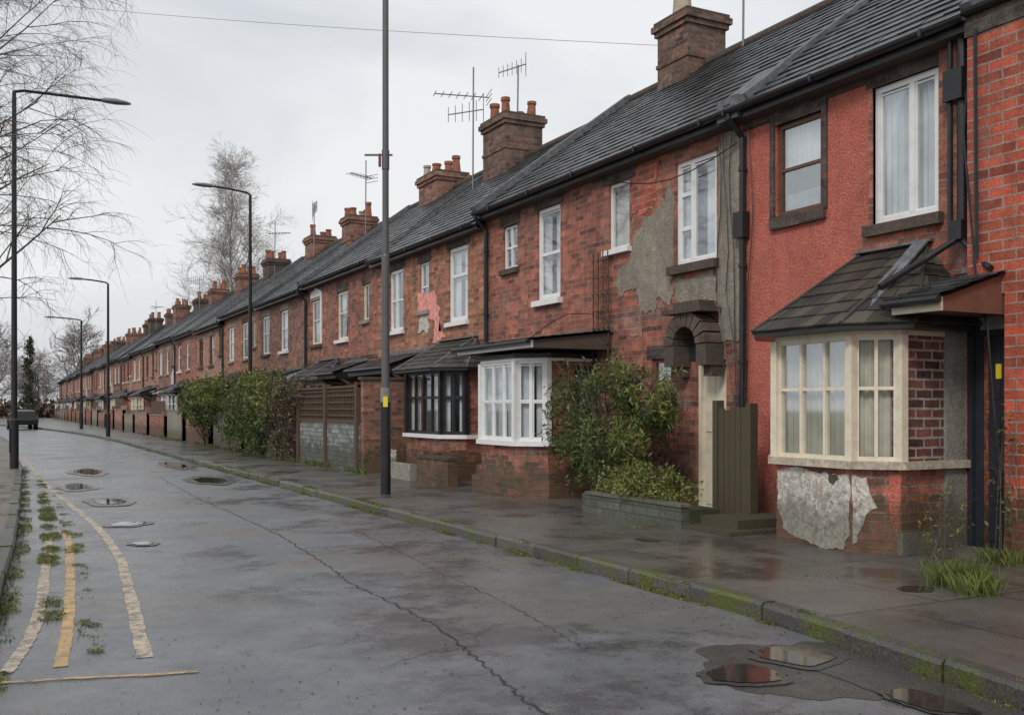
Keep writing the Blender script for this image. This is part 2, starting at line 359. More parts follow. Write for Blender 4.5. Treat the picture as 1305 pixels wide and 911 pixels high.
def window(mb, fr, u0, u1, z0, z1, cols=(), rows=(), fm='upvc_white', fw=.055, cur='net', n=-.1, bar=.04, back=True, sash=False):
    t = .06
    mb.box(fr, u0, u0 + fw, z0, z1, n, n + t, fm); mb.box(fr, u1 - fw, u1, z0, z1, n, n + t, fm)
    mb.box(fr, u0 + fw, u1 - fw, z0, z0 + fw, n, n + t, fm); mb.box(fr, u0 + fw, u1 - fw, z1 - fw, z1, n, n + t, fm)
    cu = [u0 + fw] + [u0 + (u1 - u0) * c for c in cols] + [u1 - fw]
    for c in cols:
        u = u0 + (u1 - u0) * c; mb.box(fr, u - bar / 2, u + bar / 2, z0 + fw, z1 - fw, n, n + t + .004, fm)
    for i in range(len(cu) - 1):
        a = cu[i] + (bar / 2 if i else 0); b = cu[i + 1] - (bar / 2 if i < len(cu) - 2 else 0)
        rr = rows[i] if rows and hasattr(rows[0], '__len__') else rows
        for r in rr:
            z = z0 + (z1 - z0) * r; mb.box(fr, a, b, z - bar / 2, z + bar / 2, n, n + t - .006, fm)
        if sash:
            zc = [z0 + fw] + [z0 + (z1 - z0) * r for r in rr] + [z1 - fw]
            for z2, z3 in zip(zc[:-1], zc[1:]):
                w = .022
                mb.box(fr, a, a + w, z2, z3, n + .01, n + t - .012, fm); mb.box(fr, b - w, b, z2, z3, n + .01, n + t - .012, fm)
                mb.box(fr, a + w, b - w, z2, z2 + w, n + .01, n + t - .014, fm); mb.box(fr, a + w, b - w, z3 - w - .015, z3 - .015, n + .01, n + t - .014, fm)
    P = fr.P
    mb.face([P(u0, z0, n + .03), P(u1, z0, n + .03), P(u1, z1, n + .03), P(u0, z1, n + .03)], 'glass')
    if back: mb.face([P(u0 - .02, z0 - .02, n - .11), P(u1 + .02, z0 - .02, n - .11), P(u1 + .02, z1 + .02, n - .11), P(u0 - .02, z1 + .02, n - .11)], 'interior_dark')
    def cloth(a, b, c, d, m, amp=.014):
        k = max(4, int((b - a) / .018)); ph = R.random() * 6
        pr = None
        for i in range(k + 1):
            u = a + (b - a) * i / k; nn = n - .05 + amp * math.sin(i * 1.3 + ph) + amp * .6 * math.sin(i * .47 + ph * 2)
            q = (P(u, c, nn), P(u, d, nn))
            if pr: mb.face([pr[0], q[0], q[1], pr[1]], m)
            pr = q
    w = u1 - u0
    cm = 'curtain_net'
    if cur == 'net':
        gp = R.choice([0, 0, .06, .1]); mid = u0 + w * R.uniform(.4, .6)
        if gp: cloth(u0, mid - w * gp, z0, z1, cm); cloth(mid + w * gp, u1, z0, z1, cm)
        else: cloth(u0, u1, z0, z1, cm)
    elif cur == 'warm': cloth(u0, u1, z0, z1, 'curtain_warm')
    elif cur == 'grey': cloth(u0, u1, z0, z1, 'curtain_grey')
    elif cur == 'sides': cloth(u0, u0 + w * .3, z0, z1, cm); cloth(u1 - w * .3, u1, z0, z1, cm)
    elif cur == 'top': cloth(u0, u1, z0 + (z1 - z0) * .5, z1, cm); cloth(u0, u1, z0, z0 + (z1 - z0) * .25, 'curtain_grey')
    elif cur == 'low': cloth(u0, u1, z0, z0 + (z1 - z0) * .5, cm)
    elif cur == 'blind': mb.face([P(u0, z0, n - .04), P(u1, z0, n - .04), P(u1, z1, n - .04), P(u0, z1, n - .04)], 'curtain_warm')

def door(mb, fr, u0, u1, z0, z1, dm, n=-.12, fm='upvc_white', panels=2):
    f = .06
    mb.box(fr, u0, u0 + f, z0, z1, n, n + .07, fm); mb.box(fr, u1 - f, u1, z0, z1, n, n + .07, fm); mb.box(fr, u0 + f, u1 - f, z1 - f, z1, n, n + .07, fm)
    a, b, c, d = u0 + f, u1 - f, z0 + .02, z1 - f
    mb.box(fr, a, b, c, d, n - .03, n + .02, dm)
    h = (d - c) / panels
    for i in range(panels):
        for k in range(2):
            x0 = a + (b - a) * (.1 + .42 * k); x1 = x0 + (b - a) * .36
            mb.box(fr, x0, x1, c + h * i + .08, c + h * (i + 1) - .08, n + .02, n + .032, dm)
    mb.tube([fr.P(a + .06, c + (d - c) * .47, n + .02), fr.P(a + .06, c + (d - c) * .47, n + .07)], .02, 'aluminium', 8)
    mb.box(fr, u0, u1, z0 - .02, z0 + .02, n - .02, .1, 'stone_dark')

def patch(mb, fr, pts, th, m, jit=.05, sub=10, seed=0):
    out = []
    for i in range(len(pts)):
        a, b = pts[i], pts[(i + 1) % len(pts)]
        for k in range(sub):
            t = k / sub; x = a[0] + (b[0] - a[0]) * t; z = a[1] + (b[1] - a[1]) * t
            q = V((x * 3, z * 3, seed * 1.7)); j = jit * 2.2
            out.append((x + j * (noise.noise(q) + .6 * noise.noise(q * 3.1) + .35 * noise.noise(q * 8)), z + j * (noise.noise(q + V((9, 4, 2))) + .6 * noise.noise(q * 3.1 + V((5, 5, 5))) + .35 * noise.noise(q * 8 + V((2, 7, 1))))))
    mb.face([fr.P(u, z, th) for u, z in out], m, out)
    n = len(out)
    for i in range(n):
        a, b = out[i], out[(i + 1) % n]
        mb.face([fr.P(*a, th), fr.P(*b, th), fr.P(*b, 0.0), fr.P(*a, 0.0)], m, [a, b, b, a])

def offset(pts, off):
    n = len(pts); segN = []
    for i in range(n - 1):
        f, _ = frab(pts[i], pts[i + 1]); segN.append(V((f.N.x, f.N.y)))
    out = []
    for i in range(n):
        if i == 0: q = V(pts[0]) + segN[0] * off
        elif i == n - 1: q = V(pts[-1]) + segN[-1] * off
        else:
            a = (segN[i - 1] + segN[i]).normalized(); q = V(pts[i]) + a * (off / max(.3, a.dot(segN[i])))
        out.append((q.x, q.y))
    return out
W = 9.05
def bay(par, xf, xc, yn, y0, y1, yf, zs, zh, ze, zt, base='brick_red', ret='brick_red', fm='upvc_white', roof='slate', front=((.5,), (.6,)), side=((.5,), (.6,)), cur='net', over=.2, sillm='stone_sill', hip='lead', sash=True, fasc=None, ncrs=7, foot=True):
    pts = [(W, yn), (xc, yn), (xf, y0), (xf, y1), (xc, yf), (W, yf)]
    mb = MB(); mw = MB(); mr = MB()
    mb.prism(pts, .1, zs - .08, base)
    if foot: mb.prism(offset(pts, .02), .1, .28, base)
    mb.prism(offset(pts, .09), zs - .08, zs, sillm)
    mw.prism(offset(pts, .015), zh, ze, fasc or fm)
    for i, (sp) in enumerate((None, side, front, side, None)):
        f, L = frab(pts[i], pts[i + 1])
        if sp is None:
            if L > .05: mb.box(f, 0, L, zs, zh, -.12, 0, ret)
        else:
            window(mw, f, .03, L - .03, zs, zh, sp[0], sp[1], fm, .045, cur, n=-.06, bar=.035, back=True, sash=sash)
    for i in (1, 2, 3, 4):
        mw.beam((*pts[i], zs), (*pts[i], zh), .09, .09, fm)
    mb.prism([(W, yn + .15), (xc + .05, yn + .15), (xf + .2, y0 + .05), (xf + .2, y1 - .05), (xc + .05, yf - .15), (W, yf - .15)], zh - .01, zh + .02, 'interior_dark')
    e = offset(pts, over); 
    E = [(*p, ze) for p in e]; ins = min(.45, (yf - yn) * .25)
    T0 = (W, yn + ins, zt); T1 = (W, yf - ins, zt)
    mr.prism(offset(pts, over - .02), ze - .05, ze - .002, 'black_paint')
    A = (W, e[0][1], ze); F = (W, e[-1][1], ze)
    mr.courses(A, E[1], T0, T0, ncrs, .2, roof); mr.courses(E[1], E[2], T0, T0, ncrs, .2, roof); mr.courses(E[2], E[3], T0, T1, ncrs, .2, roof)
    mr.courses(E[3], E[4], T1, T1, ncrs, .2, roof); mr.courses(E[4], F, T1, T1, ncrs, .2, roof)
    for a, t in ((E[1], T0), (E[2], T0), (E[3], T1), (E[4], T1)):
        mr.tube([V(a) + V((0, 0, .015)), V(t) + V((0, 0, .02))], .022, hip, 6)
    mr.beam(V(T0) + V((-.03, -.1, .02)), V(T1) + V((-.03, .1, .02)), .12, .03, 'lead')
    mb.build('bay_base', par); mw.build('bay_window', par); mr.build('bay_roof', par)

def canopy(par, xo, y0, y1, z0, zt, fasc='upvc_white', roof='slate', h=.16, endm=None, brackets=True):
    mb = MB(); fr = Fr((W, 0), (0, 1)); d = W - xo
    mb.box(fr, y0, y1, z0, z0 + h, d - .04, d, fasc)
    mb.box(fr, y0 + .02, y1 - .02, z0 + .01, z0 + .04, 0, d - .04, 'stone_dark')
    for y in (y0, y1 - .03):
        P = fr.P
        for yy in (y, y + .03):
            mb.face([P(yy, z0, 0), P(yy, z0, d - .04), P(yy, z0 + h, d - .04), P(yy, zt - .03, 0)], endm or fasc)
    mb.courses((xo - .06, y0 - .05, z0 + h + .01), (xo - .06, y1 + .05, z0 + h + .01), (W, y0 - .05, zt), (W, y1 + .05, zt), max(3, int(d / .18)), .24, roof)
    mb.beam((W - .02, y0 - .05, zt + .01), (W - .02, y1 + .05, zt + .01), .08, .08, 'lead')
    mb.tube([(xo - .08, y0 - .05, z0 + h - .03), (xo - .08, y1 + .05, z0 + h - .03)], .04, 'black_paint', 8)
    if brackets:
        for y in (y0 + .05, y1 - .05):
            mb.beam((W, y, z0 - .45), (xo + .15, y, z0), .06, .06, 'stone_dark')
    mb.build('porch_canopy', par)

def chimney(par, x, y, sx, sy, zb, zt, pots=4, brick='brick_dark', potm='terracotta'):
    mb = MB()
    def sq(e): return [(x - sx / 2 - e, y - sy / 2 - e), (x + sx / 2 + e, y - sy / 2 - e), (x + sx / 2 + e, y + sy / 2 + e), (x - sx / 2 - e, y + sy / 2 + e)]
    mb.prism(sq(0), zb, zt - .3, brick)
    mb.prism(sq(.05), zt - .3, zt - .2, brick); mb.prism(sq(.1), zt - .2, zt - .08, brick); mb.prism(sq(.06), zt - .08, zt, 'stone_dark')
    mb.prism(sq(.025), zt - .95, zt - .87, brick)
    for i in range(pots):
        row = i % 2; t = (i + .5) / pots; py = y - sy / 2 + sy * t; px = x + (-.26 if row else .26) * sx + R.uniform(-.04, .04); hh = R.choice([.3, .4, .52]); r = R.uniform(.11, .14)
        mt = potm if R.random() < .85 else 'pot_cream'; lx = R.uniform(-.02, .02)
        mb.tube([(px, py, zt - .02), (px, py, zt + .05), (px + lx, py, zt + hh * .8), (px + lx, py, zt + hh * .82), (px + lx, py, zt + hh)], [r * 1.25, r * 1.1, r * .9, r * 1.12, r * 1.1], mt, 12)
        mb.tube([(px + lx, py, zt + hh - .01), (px + lx, py, zt + hh + .004)], r * .8, 'interior_dark', 12)
    mb.build('chimney', par)

def antenna(par, x, y, z0, z1, booms):
    mb = MB(); mb.tube([(x, y, z0), (x + .02, y, z1)], .022, 'aluminium', 6)
    for (z, L, ang, k, eh, vert) in booms:
        d = V((math.cos(ang), math.sin(ang), 0)); s = V((-d.y, d.x, 0)) if not vert else V((0, 0, 1))
        c = V((x, y, z)); mb.tube([c - d * L * .3, c + d * L * .7], .017, 'aluminium', 5)
        for i in range(k):
            q = c - d * L * .3 + d * L * i / (k - 1); h = eh * (1 - .35 * i / k)
            mb.tube([q - s * h, q + s * h], .011, 'aluminium', 4)
        q = c - d * L * .3
        for zz in (-.12, 0, .12): mb.tube([q - s * eh + V((0, 0, zz)) , q + s * eh + V((0, 0, zz))], .011, 'aluminium', 4)
    mb.build('tv_antenna', par)

XR, ZR, XE, ZE = 12.6, 8.46, 8.8, 5.62
def roof(par, y0, y1, dz=0., xe=XE, verge=True, vh=.08, vw=.13):
    mb = MB(); ze = ZE + dz; zr = ZR + dz
    mb.courses((xe, y0, ze), (xe, y1, ze), (XR, y0, zr), (XR, y1, zr), 18, .3, 'slate', .02, .01)
    mb.face([(XR, y0, zr), (XR, y1, zr), (16.4, y1, ze), (16.4, y0, ze)], 'slate')
    for y in (y0, y1): mb.face([(xe + .3, y, ze - .1), (XR, y, zr - .02), (16.4, y, ze - .1)], 'brick_brown', [(0, 0), (3.8, 2.8), (7.6, 0)])
    y = y0
    while y < y1 - .05:
        ye = min(y + .45, y1); mb.tube([(XR, y + .005, zr + .0), (XR, ye - .005, zr + .0)], .10, 'stone_dark', 10); y = ye
    fr = Fr((W, 0), (0, 1))
    mb.box(fr, y0, y1, ze - .17, ze - .01, W - xe - .03, W - xe - .005, 'black_paint')
    mb.box(fr, y0, y1, ze - .17, ze - .15, -.05, W - xe - .03, 'stone_dark')
    segs = []
    for k in range(7):
        t = math.pi * k / 6; segs.append((xe - .065 + .065 * math.cos(t), ze - .03 - .065 * math.sin(t)))
    for a, b in zip(segs[:-1], segs[1:]): mb.face([(a[0], y0, a[1]), (a[0], y1, a[1]), (b[0], y1, b[1]), (b[0], y0, b[1])], 'black_paint')
    yy = y0 + .5
    while yy < y1: mb.beam((xe - .135, yy, ze - .06), (xe, yy, ze - .06), .04, .08, 'black_paint'); yy += 1.6
    if verge:
        s = V((XR - xe, 0, zr - ze)).normalized(); up = V((-s.z, 0, s.x))
        a = V((xe - .03, y1, ze)) + up * .03; b = V((XR, y1, zr)) + up * .03
        mb.beam(a, b, vw, vh, 'lead', up)
    mb.build('roof', par)

def downpipe(par, y, z0, z1, x=None, r=.045, m='black_paint'):
    mb = MB(); x = x or W - .07
    mb.tube([(XE - .06, y, z1), (XE - .06, y, z1 - .12), (x, y, z1 - .35), (x, y, z0)], r, m, 10)
    z = z0 + .6
    while z < z1 - .5: mb.tube([(x, y, z), (x, y, z + .05)], r * 1.35, m, 10); z += 1.3
    mb.build('downpipe', par)

def up_win(mb, fr, w):
    y0, y1, z0, z1 = w[:4]; k = w[4]
    window(mb, fr, y0, y1, z0, z1, **k)
def sill(mb, fr, y0, y1, z, m='stone_dark', d=.09, h=.09): mb.box(fr, y0 - .08, y1 + .08, z - h, z + .004, -.12, d, m)
def lintel(mb, fr, y0, y1, z, m='brick_dark', h=.2, d=.012): mb.box(fr, y0 - .12, y1 + .12, z, z + h, -.1, d, m)

def body(mb, y0, y1, m):
    mb.face([(16.2, y0, 0), (16.2, y1, 0), (16.2, y1, 5.6), (16.2, y0, 5.6)], m, [(y0, 0), (y1, 0), (y1, 5.6), (y0, 5.6)])
    for y in (y0 + .01, y1 - .01): mb.face([(W, y, 0), (16.2, y, 0), (16.2, y, 5.6), (W, y, 5.6)], m, [(0, 0), (7.1, 0), (7.1, 5.6), (0, 5.6)])
FR = Fr((W, 0), (0, 1))
ZT = 5.55
# ---------------------------------------------------------------- house 0 (edge of frame)
h = empty('terraced_house'); mb = MB(); mw = MB()
f0 = Fr((8.78, 0), (0, 1))
ws = [(2.2, 3.3, 3.6, 5.2), (2.0, 3.4, .95, 2.3), (.2, 1., .12, 2.2)]
wall(mb, f0, -4, 6.42, .0, 2.72, ws[1:], 'brick_bright'); wall(mb, f0, -4, 6.84, 2.72, ZT, ws[:1], 'brick_bright')
mb.box(f0, 6.42, 6.422, 0, 2.72, -.3, 0, 'brick_bright'); mb.box(f0, 6.84, 6.842, 2.72, ZT, -.3, 0, 'brick_bright'); mb.box(f0, 6.42, 6.84, 2.72, 2.725, -.3, 0, 'brick_bright')
mb.box(f0, -4, 6.86, 5.36, ZT + .02, 0, .02, 'brick_dark')
window(mw, f0, *ws[0], cols=(.5,), cur='net'); window(mw, f0, *ws[1], cols=(.33, .66), cur='net'); door(mw, f0, *ws[2], 'wood_brown')
body(mb, -4, 6.84, 'brick_bright'); mb.build('walls', h); mw.build('windows', h); roof(h, -4, 6.84, .03); chimney(h, 12.4, 2, .9, 1.3, 7.9, 9.6)
# ---------------------------------------------------------------- house 1 red render
h = empty('terraced_house'); mb = MB(); mw = MB()
wins = [(7.41, 8.31, 3.72, 5.3, dict(cols=(.42,), cur='net', sash=True, fw=.07, bar=.07)), (9.12, 9.92, 4.08, 5.27, dict(rows=(.5,), fm='wood_brown', cur='top', fw=.06))]
dh = (6.32, 7.06, .12, 2.4)
wall(mb, FR, 6.3, 10.55, 0, ZT, [w[:4] for w in wins] + [dh], 'render_red')
for w in wins: up_win(mw, FR, w)
sill(mb, FR, 7.41, 8.31, 3.7, 'stone_dark', .1, .12); sill(mb, FR, 9.12, 9.92, 4.07, 'brick_dark', .06, .15)
mb.box(FR, 6.85, 7.40, 2.75, ZT, -.05, .012, 'brick_red'); mb.box(FR, 7.40, 8.5, 2.75, 3.58, -.05, .014, 'brick_red')
mb.box(FR, 7.41, 8.4, 5.3, ZT, -.05, .016, 'brick_dark'); mb.box(FR, 9.02, 9.1, 4.05, ZT, -.05, .03, 'brick_dark'); mb.box(FR, 9.94, 10.02, 4.0, ZT, -.05, .03, 'brick_dark')
mb.box(FR, 9.1, 9.94, 5.27, ZT, -.05, .022, 'brick_dark'); mb.box(FR, 8.4, 9.02, 5.38, ZT, -.05, .02, 'brick_dark'); mb.box(FR, 8.31, 8.36, 3.6, 5.3, -.05, .02, 'brick_red')
mb.box(FR, 10.02, 10.55, 5.35, ZT, -.05, .02, 'brick_dark')
mb.box(FR, 6.42, 7.09, 2.4, 2.75, -.05, .05, 'concrete')
fp = Fr((W, 7.10), (-1, 0)); mb.box(fp, .0, .3, .1, 2.46, -.1, .035, 'concrete'); mb.box(fp, .0, .95, .1, .34, -.1, .045, 'concrete')
door(mw, FR, 6.32, 7.05, .14, 2.4, 'door_black', fm='door_black', panels=3, n=-.07)
mb.box(FR, 6.44, 7.05, .1, .17, .05, .6, 'concrete')
mw.box(FR, 6.68, 6.74, 1.9, 2.05, -.045, -.030, 'yellow_label')
body(mb, 6.84, 10.55, 'brick_red'); mb.build('walls', h); mw.build('windows', h)
bay(h, 7.79, 8.13, 7.10, 7.44, 8.54, 8.9, 1.06, 2.34, 2.44, 3.4, base='brick_red', ret='brick_purple', fm='paint_cream', roof='tile_brown', front=((.33, .66), (.58,)), side=((.5,), (.58,)), cur='warm', over=.26, hip='tile_brown', sash=False, sillm='render_cream', foot=False)
canopy(h, 7.9, 6.45, 7.02, 2.52, 3.02, 'paint_cream', 'slate', .13, 'rust', False)
mp = MB(); f1, L1 = frab((7.79, 7.44), (7.79, 8.54))
patch(mp, f1, [(.02, .93), (.5, .93), (1.09, .93), (1.09, .5), (.95, .24), (.65, .2), (.4, .12), (.12, .14), (.02, .3)], .009, 'plaster_white', .022, 8, 3)
patch(mp, f1, [(.16, .93), (.30, .93), (.33, .84), (.24, .79), (.15, .86)], .012, 'brick_dark', .02, 4, 7)
f2, L2 = frab((8.13, 7.10), (7.79, 7.44)); patch(mp, f2, [(.30, .9), (.455, .9), (.46, .2), (.42, .25), (.36, .45), (.25, .6)], .009, 'plaster_white', .02, 6, 4); patch(mp, f2, [(.0, .95), (.14, .95), (.1, .5), (.03, .3)], .008, 'render_red', .02, 5, 6)
mp.build('peeling_render', h)
mp = MB(); mp.beam((7.72, 7.33, 2.5), (8.95, 7.55, 3.41), .16, .025, 'lead'); mp.build('lead_flashing', h)
roof(h, 6.84, 10.55, 0.)
mp = MB()
mp.tube([(8.93, 7.02, 5.45), (8.93, 7.02, 3.35)], .05, 'black_paint', 10); mp.tube([(8.90, 7.14, 5.45), (8.90, 7.14, 3.3)], .028, 'black_paint', 8)
mp.box(FR, 6.95, 7.18, 4.8, 5.12, .03, .22, 'black_paint'); mp.box(FR, 6.97, 7.1, 3.35, 3.55, .03, .2, 'black_paint')
mp.tube([(8.92, 7.04, 3.38), (8.6, 7.2, 3.15), (8.1, 7.35, 2.85)], .035, 'black_paint', 8)
mp.tube([(8.92, 7.04, 3.38), (8.85, 6.75, 3.1), (8.75, 6.55, 2.98)], .035, 'black_paint', 8)
mp.tube([(8.92, 6.9, 5.5), (8.8, 6.9, 4.4), (8.72, 6.7, 3.0), (8.7, 6.55, 2.4), (8.74, 6.44, .8), (8.74, 6.44, .2)], .012, 'black_paint', 5)
mp.tube([(8.74, 6.72, 5.4), (8.74, 6.7, 3.1)], .02, 'black_paint', 6)
mp.build('drain_pipes', h)
mp = MB()
mp.beam((8.9, 10.55, 5.72), (9.6, 10.55, 6.25), .5, .16, 'lead'); mp.beam((8.75, 10.55, 5.62), (8.95, 10.55, 5.62), .42, .3, 'lead')
mp.build('party_wall_cap', h)
# ---------------------------------------------------------------- house 2
h = empty('terraced_house'); mb = MB(); mw = MB()
wins = [(11.13, 12.08, 3.72, 5.25, dict(cols=(.62,), rows=((), (.35, .68)), cur='net', sash=True, fw=.07, bar=.06)), (13.3, 13.9, 4.2, 5.28, dict(cur='blind', fw=.05)),
        (12.2, 12.7, 1.5, 2.35, dict(fm='rust', cur='grey', rows=(.6,)))]
dh = (10.92, 11.6, .12, 2.28)
wall(mb, FR, 10.55, 14.0, 0, ZT, [w[:4] for w in wins] + [dh], 'brick_red')
for w in wins: up_win(mw, FR, w)
sill(mb, FR, 11.13, 12.08, 3.7, 'stone_dark', .12, .12); sill(mb, FR, 13.3, 13.9, 4.19, 'upvc_white', .1, .08); lintel(mb, FR, 12.2, 12.7, 2.36)
lintel(mb, FR, 13.25, 13.95, 5.29, 'brick_dark', .25, .02)
patch(mb, FR, [(12.5, 5.4), (13.2, 5.4), (13.2, 4.7), (12.9, 4.6), (12.6, 4.8)], .01, 'brick_bright', .05, 6, 12)
door(mw, FR, *dh, 'paint_cream', fm='paint_cream')
mp = MB()
patch(mp, FR, [(10.6, 2.5), (11.05, 2.55), (11.1, 3.55), (11.06, 4.2), (11.09, 5.1), (11.0, 5.42), (10.62, 5.42)], .02, 'render_grey', .02, 10, 1)
patch(mp, FR, [(12.15, 5.0), (12.5, 4.75), (13.0, 4.5), (13.35, 3.95), (13.65, 3.7), (13.5, 3.35), (13.1, 3.5), (12.8, 3.1), (12.5, 3.3), (12.25, 3.15), (12.18, 3.6)], .014, 'render_grey', .07, 9, 2)
patch(mp, FR, [(11.15, 3.55), (12.1, 3.55), (12.05, 3.1), (11.5, 2.95), (11.15, 3.1)], .014, 'render_grey', .05, 8, 5)
patch(mp, FR, [(12.9, 3.2), (13.5, 3.1), (13.4, 2.8), (13.0, 2.7)], .01, 'brick_pink', .06, 6, 8)
mp.build('old_render', h)
ma = MB(); cu, cz, r = 11.45, 2.5, .38
for i in range(9):
    t0 = math.pi * i / 9 + .03; t1 = math.pi * (i + 1) / 9 - .03; P = []
    for nn in (0., .34):
        for rr, t in ((r - .12, t0), (r - .12, t1), (r + .1, t1), (r + .1, t0)): P.append(FR.P(cu + rr * math.cos(t), cz + rr * math.sin(t), nn))
    for ii in ((0, 1, 2, 3), (4, 5, 6, 7), (0, 1, 5, 4), (1, 2, 6, 5), (2, 3, 7, 6), (3, 0, 4, 7)): ma.face([P[i] for i in ii], 'brick_dark', [(0, 0), (.2, 0), (.2, .08), (0, .08)])
for u in (cu - r - .1, cu + r - .12): ma.box(FR, u, u + .22, 2.2, 2.5, 0, .32, 'stone_dark'); ma.box(FR, u + .02, u + .2, 2.05, 2.2, 0, .2, 'stone_dark')
ma.box(FR, cu - .45, cu + .45, 2.95, 3.02, 0, .4, 'stone_dark'); ma.box(FR, cu - .3, cu + .3, 3.02, 3.12, 0, .3, 'stone_dark')
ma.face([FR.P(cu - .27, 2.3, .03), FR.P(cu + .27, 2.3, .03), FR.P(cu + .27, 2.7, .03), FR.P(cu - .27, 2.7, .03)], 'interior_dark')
ma.build('arched_door_hood', h)
body(mb, 10.55, 14.0, 'brick_red'); mb.build('walls', h); mw.build('windows', h); roof(h, 10.55, 14.0, .0, verge=False); downpipe(h, 10.5, .3, 5.6)
mp = MB()
mp.box(FR, 10.42, 10.62, 3.9, 4.25, .02, .14, 'black_paint')
for k, (a, b) in enumerate(((10.72, 10.66), (10.85, 10.6), (10.35, 10.45), (11.0, 10.62))):
    pts = [(8.98, a + .06 * math.sin(j * 1.3 + k), 5.4 - j * .55) for j in range(5)] + [(8.98, b, 2.4 - k * .3), (8.98, b - .05, 1.2)]
    mp.tube(pts, .009, 'black_paint', 4)
pts = [(8.96, 10.6 + j * .5, 5.2 - .25 * math.sin(j * .5) + .02 * j) for j in range(16)]; mp.tube(pts, .009, 'black_paint', 4)
pts = [(8.9, 13.6 + j * .7, 3.0 + .25 * math.sin(j * .9)) for j in range(8)]; mp.tube(pts, .009, 'black_paint', 4)
for j in range(8): mp.beam((8.93, 13.75, 2.1 + j * .28), (8.93, 14.25, 2.1 + j * .28), .022, .022, 'wood_brown')
for j in range(4): mp.beam((8.95, 13.78 + j * .15, 1.9), (8.95, 13.78 + j * .15, 4.2), .022, .022, 'wood_brown')
mp.build('cables', h)
# ---------------------------------------------------------------- house 3
h = empty('terraced_house'); mb = MB(); mw = MB()
wins = [(15.5, 16.35, 3.6, 5.3, dict(rows=(.5,), cur='net', sash=True, fw=.08, bar=.06)), (17.16, 17.75, 4.35, 5.2, dict(rows=(.5,), cols=(.5,), cur='grey', fm='upvc_white', fw=.05))]
wall(mb, FR, 14.0, 18.5, 0, ZT, [w[:4] for w in wins], 'brick_red')
for w in wins: up_win(mw, FR, w)
sill(mb, FR, 15.5, 16.35, 3.59, 'upvc_white', .1, .1); sill(mb, FR, 17.16, 17.75, 4.34, 'stone_dark', .08, .1)
lintel(mb, FR, 15.5, 16.35, 5.3, 'brick_dark', .24); lintel(mb, FR, 17.16, 17.75, 5.2, 'brick_dark', .24)
fs = Fr((W, 14.24), (-1, 0)); mw.box(fs, .02, .45, .12, 2.3, -.02, .0, 'door_black')
body(mb, 14.0, 18.5, 'brick_red'); mb.build('walls', h); mw.build('windows', h)
bay(h, 7.7, 8.1, 14.28, 14.68, 15.97, 16.37, 1.05, 2.38, 2.48, 2.55, base='brick_red', ret='brick_red', front=((.33, .66), (.5,)), side=((.5,), (.5,)), cur='net', over=.05, sillm='upvc_white')
mp = MB(); P5 = [(W, 14.28), (8.1, 14.28), (7.7, 14.68), (7.7, 15.97), (8.1, 16.37), (W, 16.37)]
mp.prism(offset(P5, .16), .1, .42, 'brick_red'); mp.prism(offset(P5, .08), .42, .6, 'brick_red'); mp.build('bay_plinth', h)
canopy(h, 7.52, 13.8, 16.6, 2.56, 2.88, 'upvc_white', 'slate', .12, 'stone_dark', False)
roof(h, 14.0, 18.5, .0, vh=.2, vw=.2); downpipe(h, 18.42, .3, 5.6); chimney(h, 12.6, 16.3, .95, 1.0, 7.9, 9.5, 0, 'brick_stack')
mp = MB(); mp.tube([(12.3, 16.2, 9.48), (12.3, 16.2, 9.9), (12.3, 16.2, 9.92), (12.3, 16.2, 10.4)], [.2, .17, .2, .15], 'pot_cream', 12); mp.build('chimney_pot', h)
antenna(h, 12.5, 14.6, 8.4, 10.3, [(9.75, 1.0, 2.9, 6, .25, False)])
# ---------------------------------------------------------------- house 4
h = empty('terraced_house'); mb = MB(); mw = MB()
wins = [(19.45, 20.45, 3.5, 5.15, dict(rows=(.62,), cur='net', sash=True, fw=.09, bar=.07)), (21.6, 22.15, 3.9, 5.05, dict(rows=(.5,), cur='grey', fw=.05)), (23.25, 24.2, 3.55, 5.1, dict(rows=(.5,), cols=(.5,), cur='sides', fw=.08))]
dh = (22.3, 23.1, .12, 2.2)
wall(mb, FR, 18.5, 25.1, 0, ZT - .1, [w[:4] for w in wins] + [dh], 'brick_orange')
for w in wins: up_win(mw, FR, w); sill(mb, FR, w[0], w[1], w[2] - .005, 'stone_sill' if w[2] > 3.8 else 'upvc_white'); lintel(mb, FR, w[0], w[1], w[3], 'brick_dark', .24)
door(mw, FR, *dh, 'wood_brown')
patch(mb, FR, [(20.6, 3.15), (21.3, 3.1), (21.25, 3.6), (22.2, 3.9), (22.3, 4.35), (21.3, 4.3), (20.95, 3.9), (21.0, 3.4)], .02, 'paint_pink', .05, 7, 3)
patch(mb, FR, [(21.6, 3.3), (22.15, 3.4), (22.1, 3.85), (21.6, 3.87)], .025, 'plaster_white', .05, 6, 5)
body(mb, 18.5, 25.1, 'brick_red'); mb.build('walls', h); mw.build('windows', h)
bay(h, 8.2, 8.6, 18.55, 18.95, 20.85, 21.25, 1.05, 2.35, 2.42, 3.1, base='brick_red', fm='black_paint', roof='tile_brown', front=((.25, .5, .75), (.6,)), side=((.5,), (.6,)), cur='sides', over=.3, sillm='upvc_white', hip='lead')
canopy(h, 8.0, 21.6, 24.4, 2.4, 2.95, 'black_paint', 'slate')
roof(h, 18.5, 25.1, -.16); chimney(h, 12.4, 23.8, 1.1, 1.35, 7.7, 9.35, 4, 'brick_stack')
antenna(h, 11.6, 24.6, 7.3, 10.9, [(10.1, 1.5, 2.9, 8, .35, False), (9.7, 1.1, 2.2, 6, .3, True)])
antenna(h, 12.4, 23.5, 9.3, 10.75, [(10.7, 1.0, 1.9, 7, .2, True)])
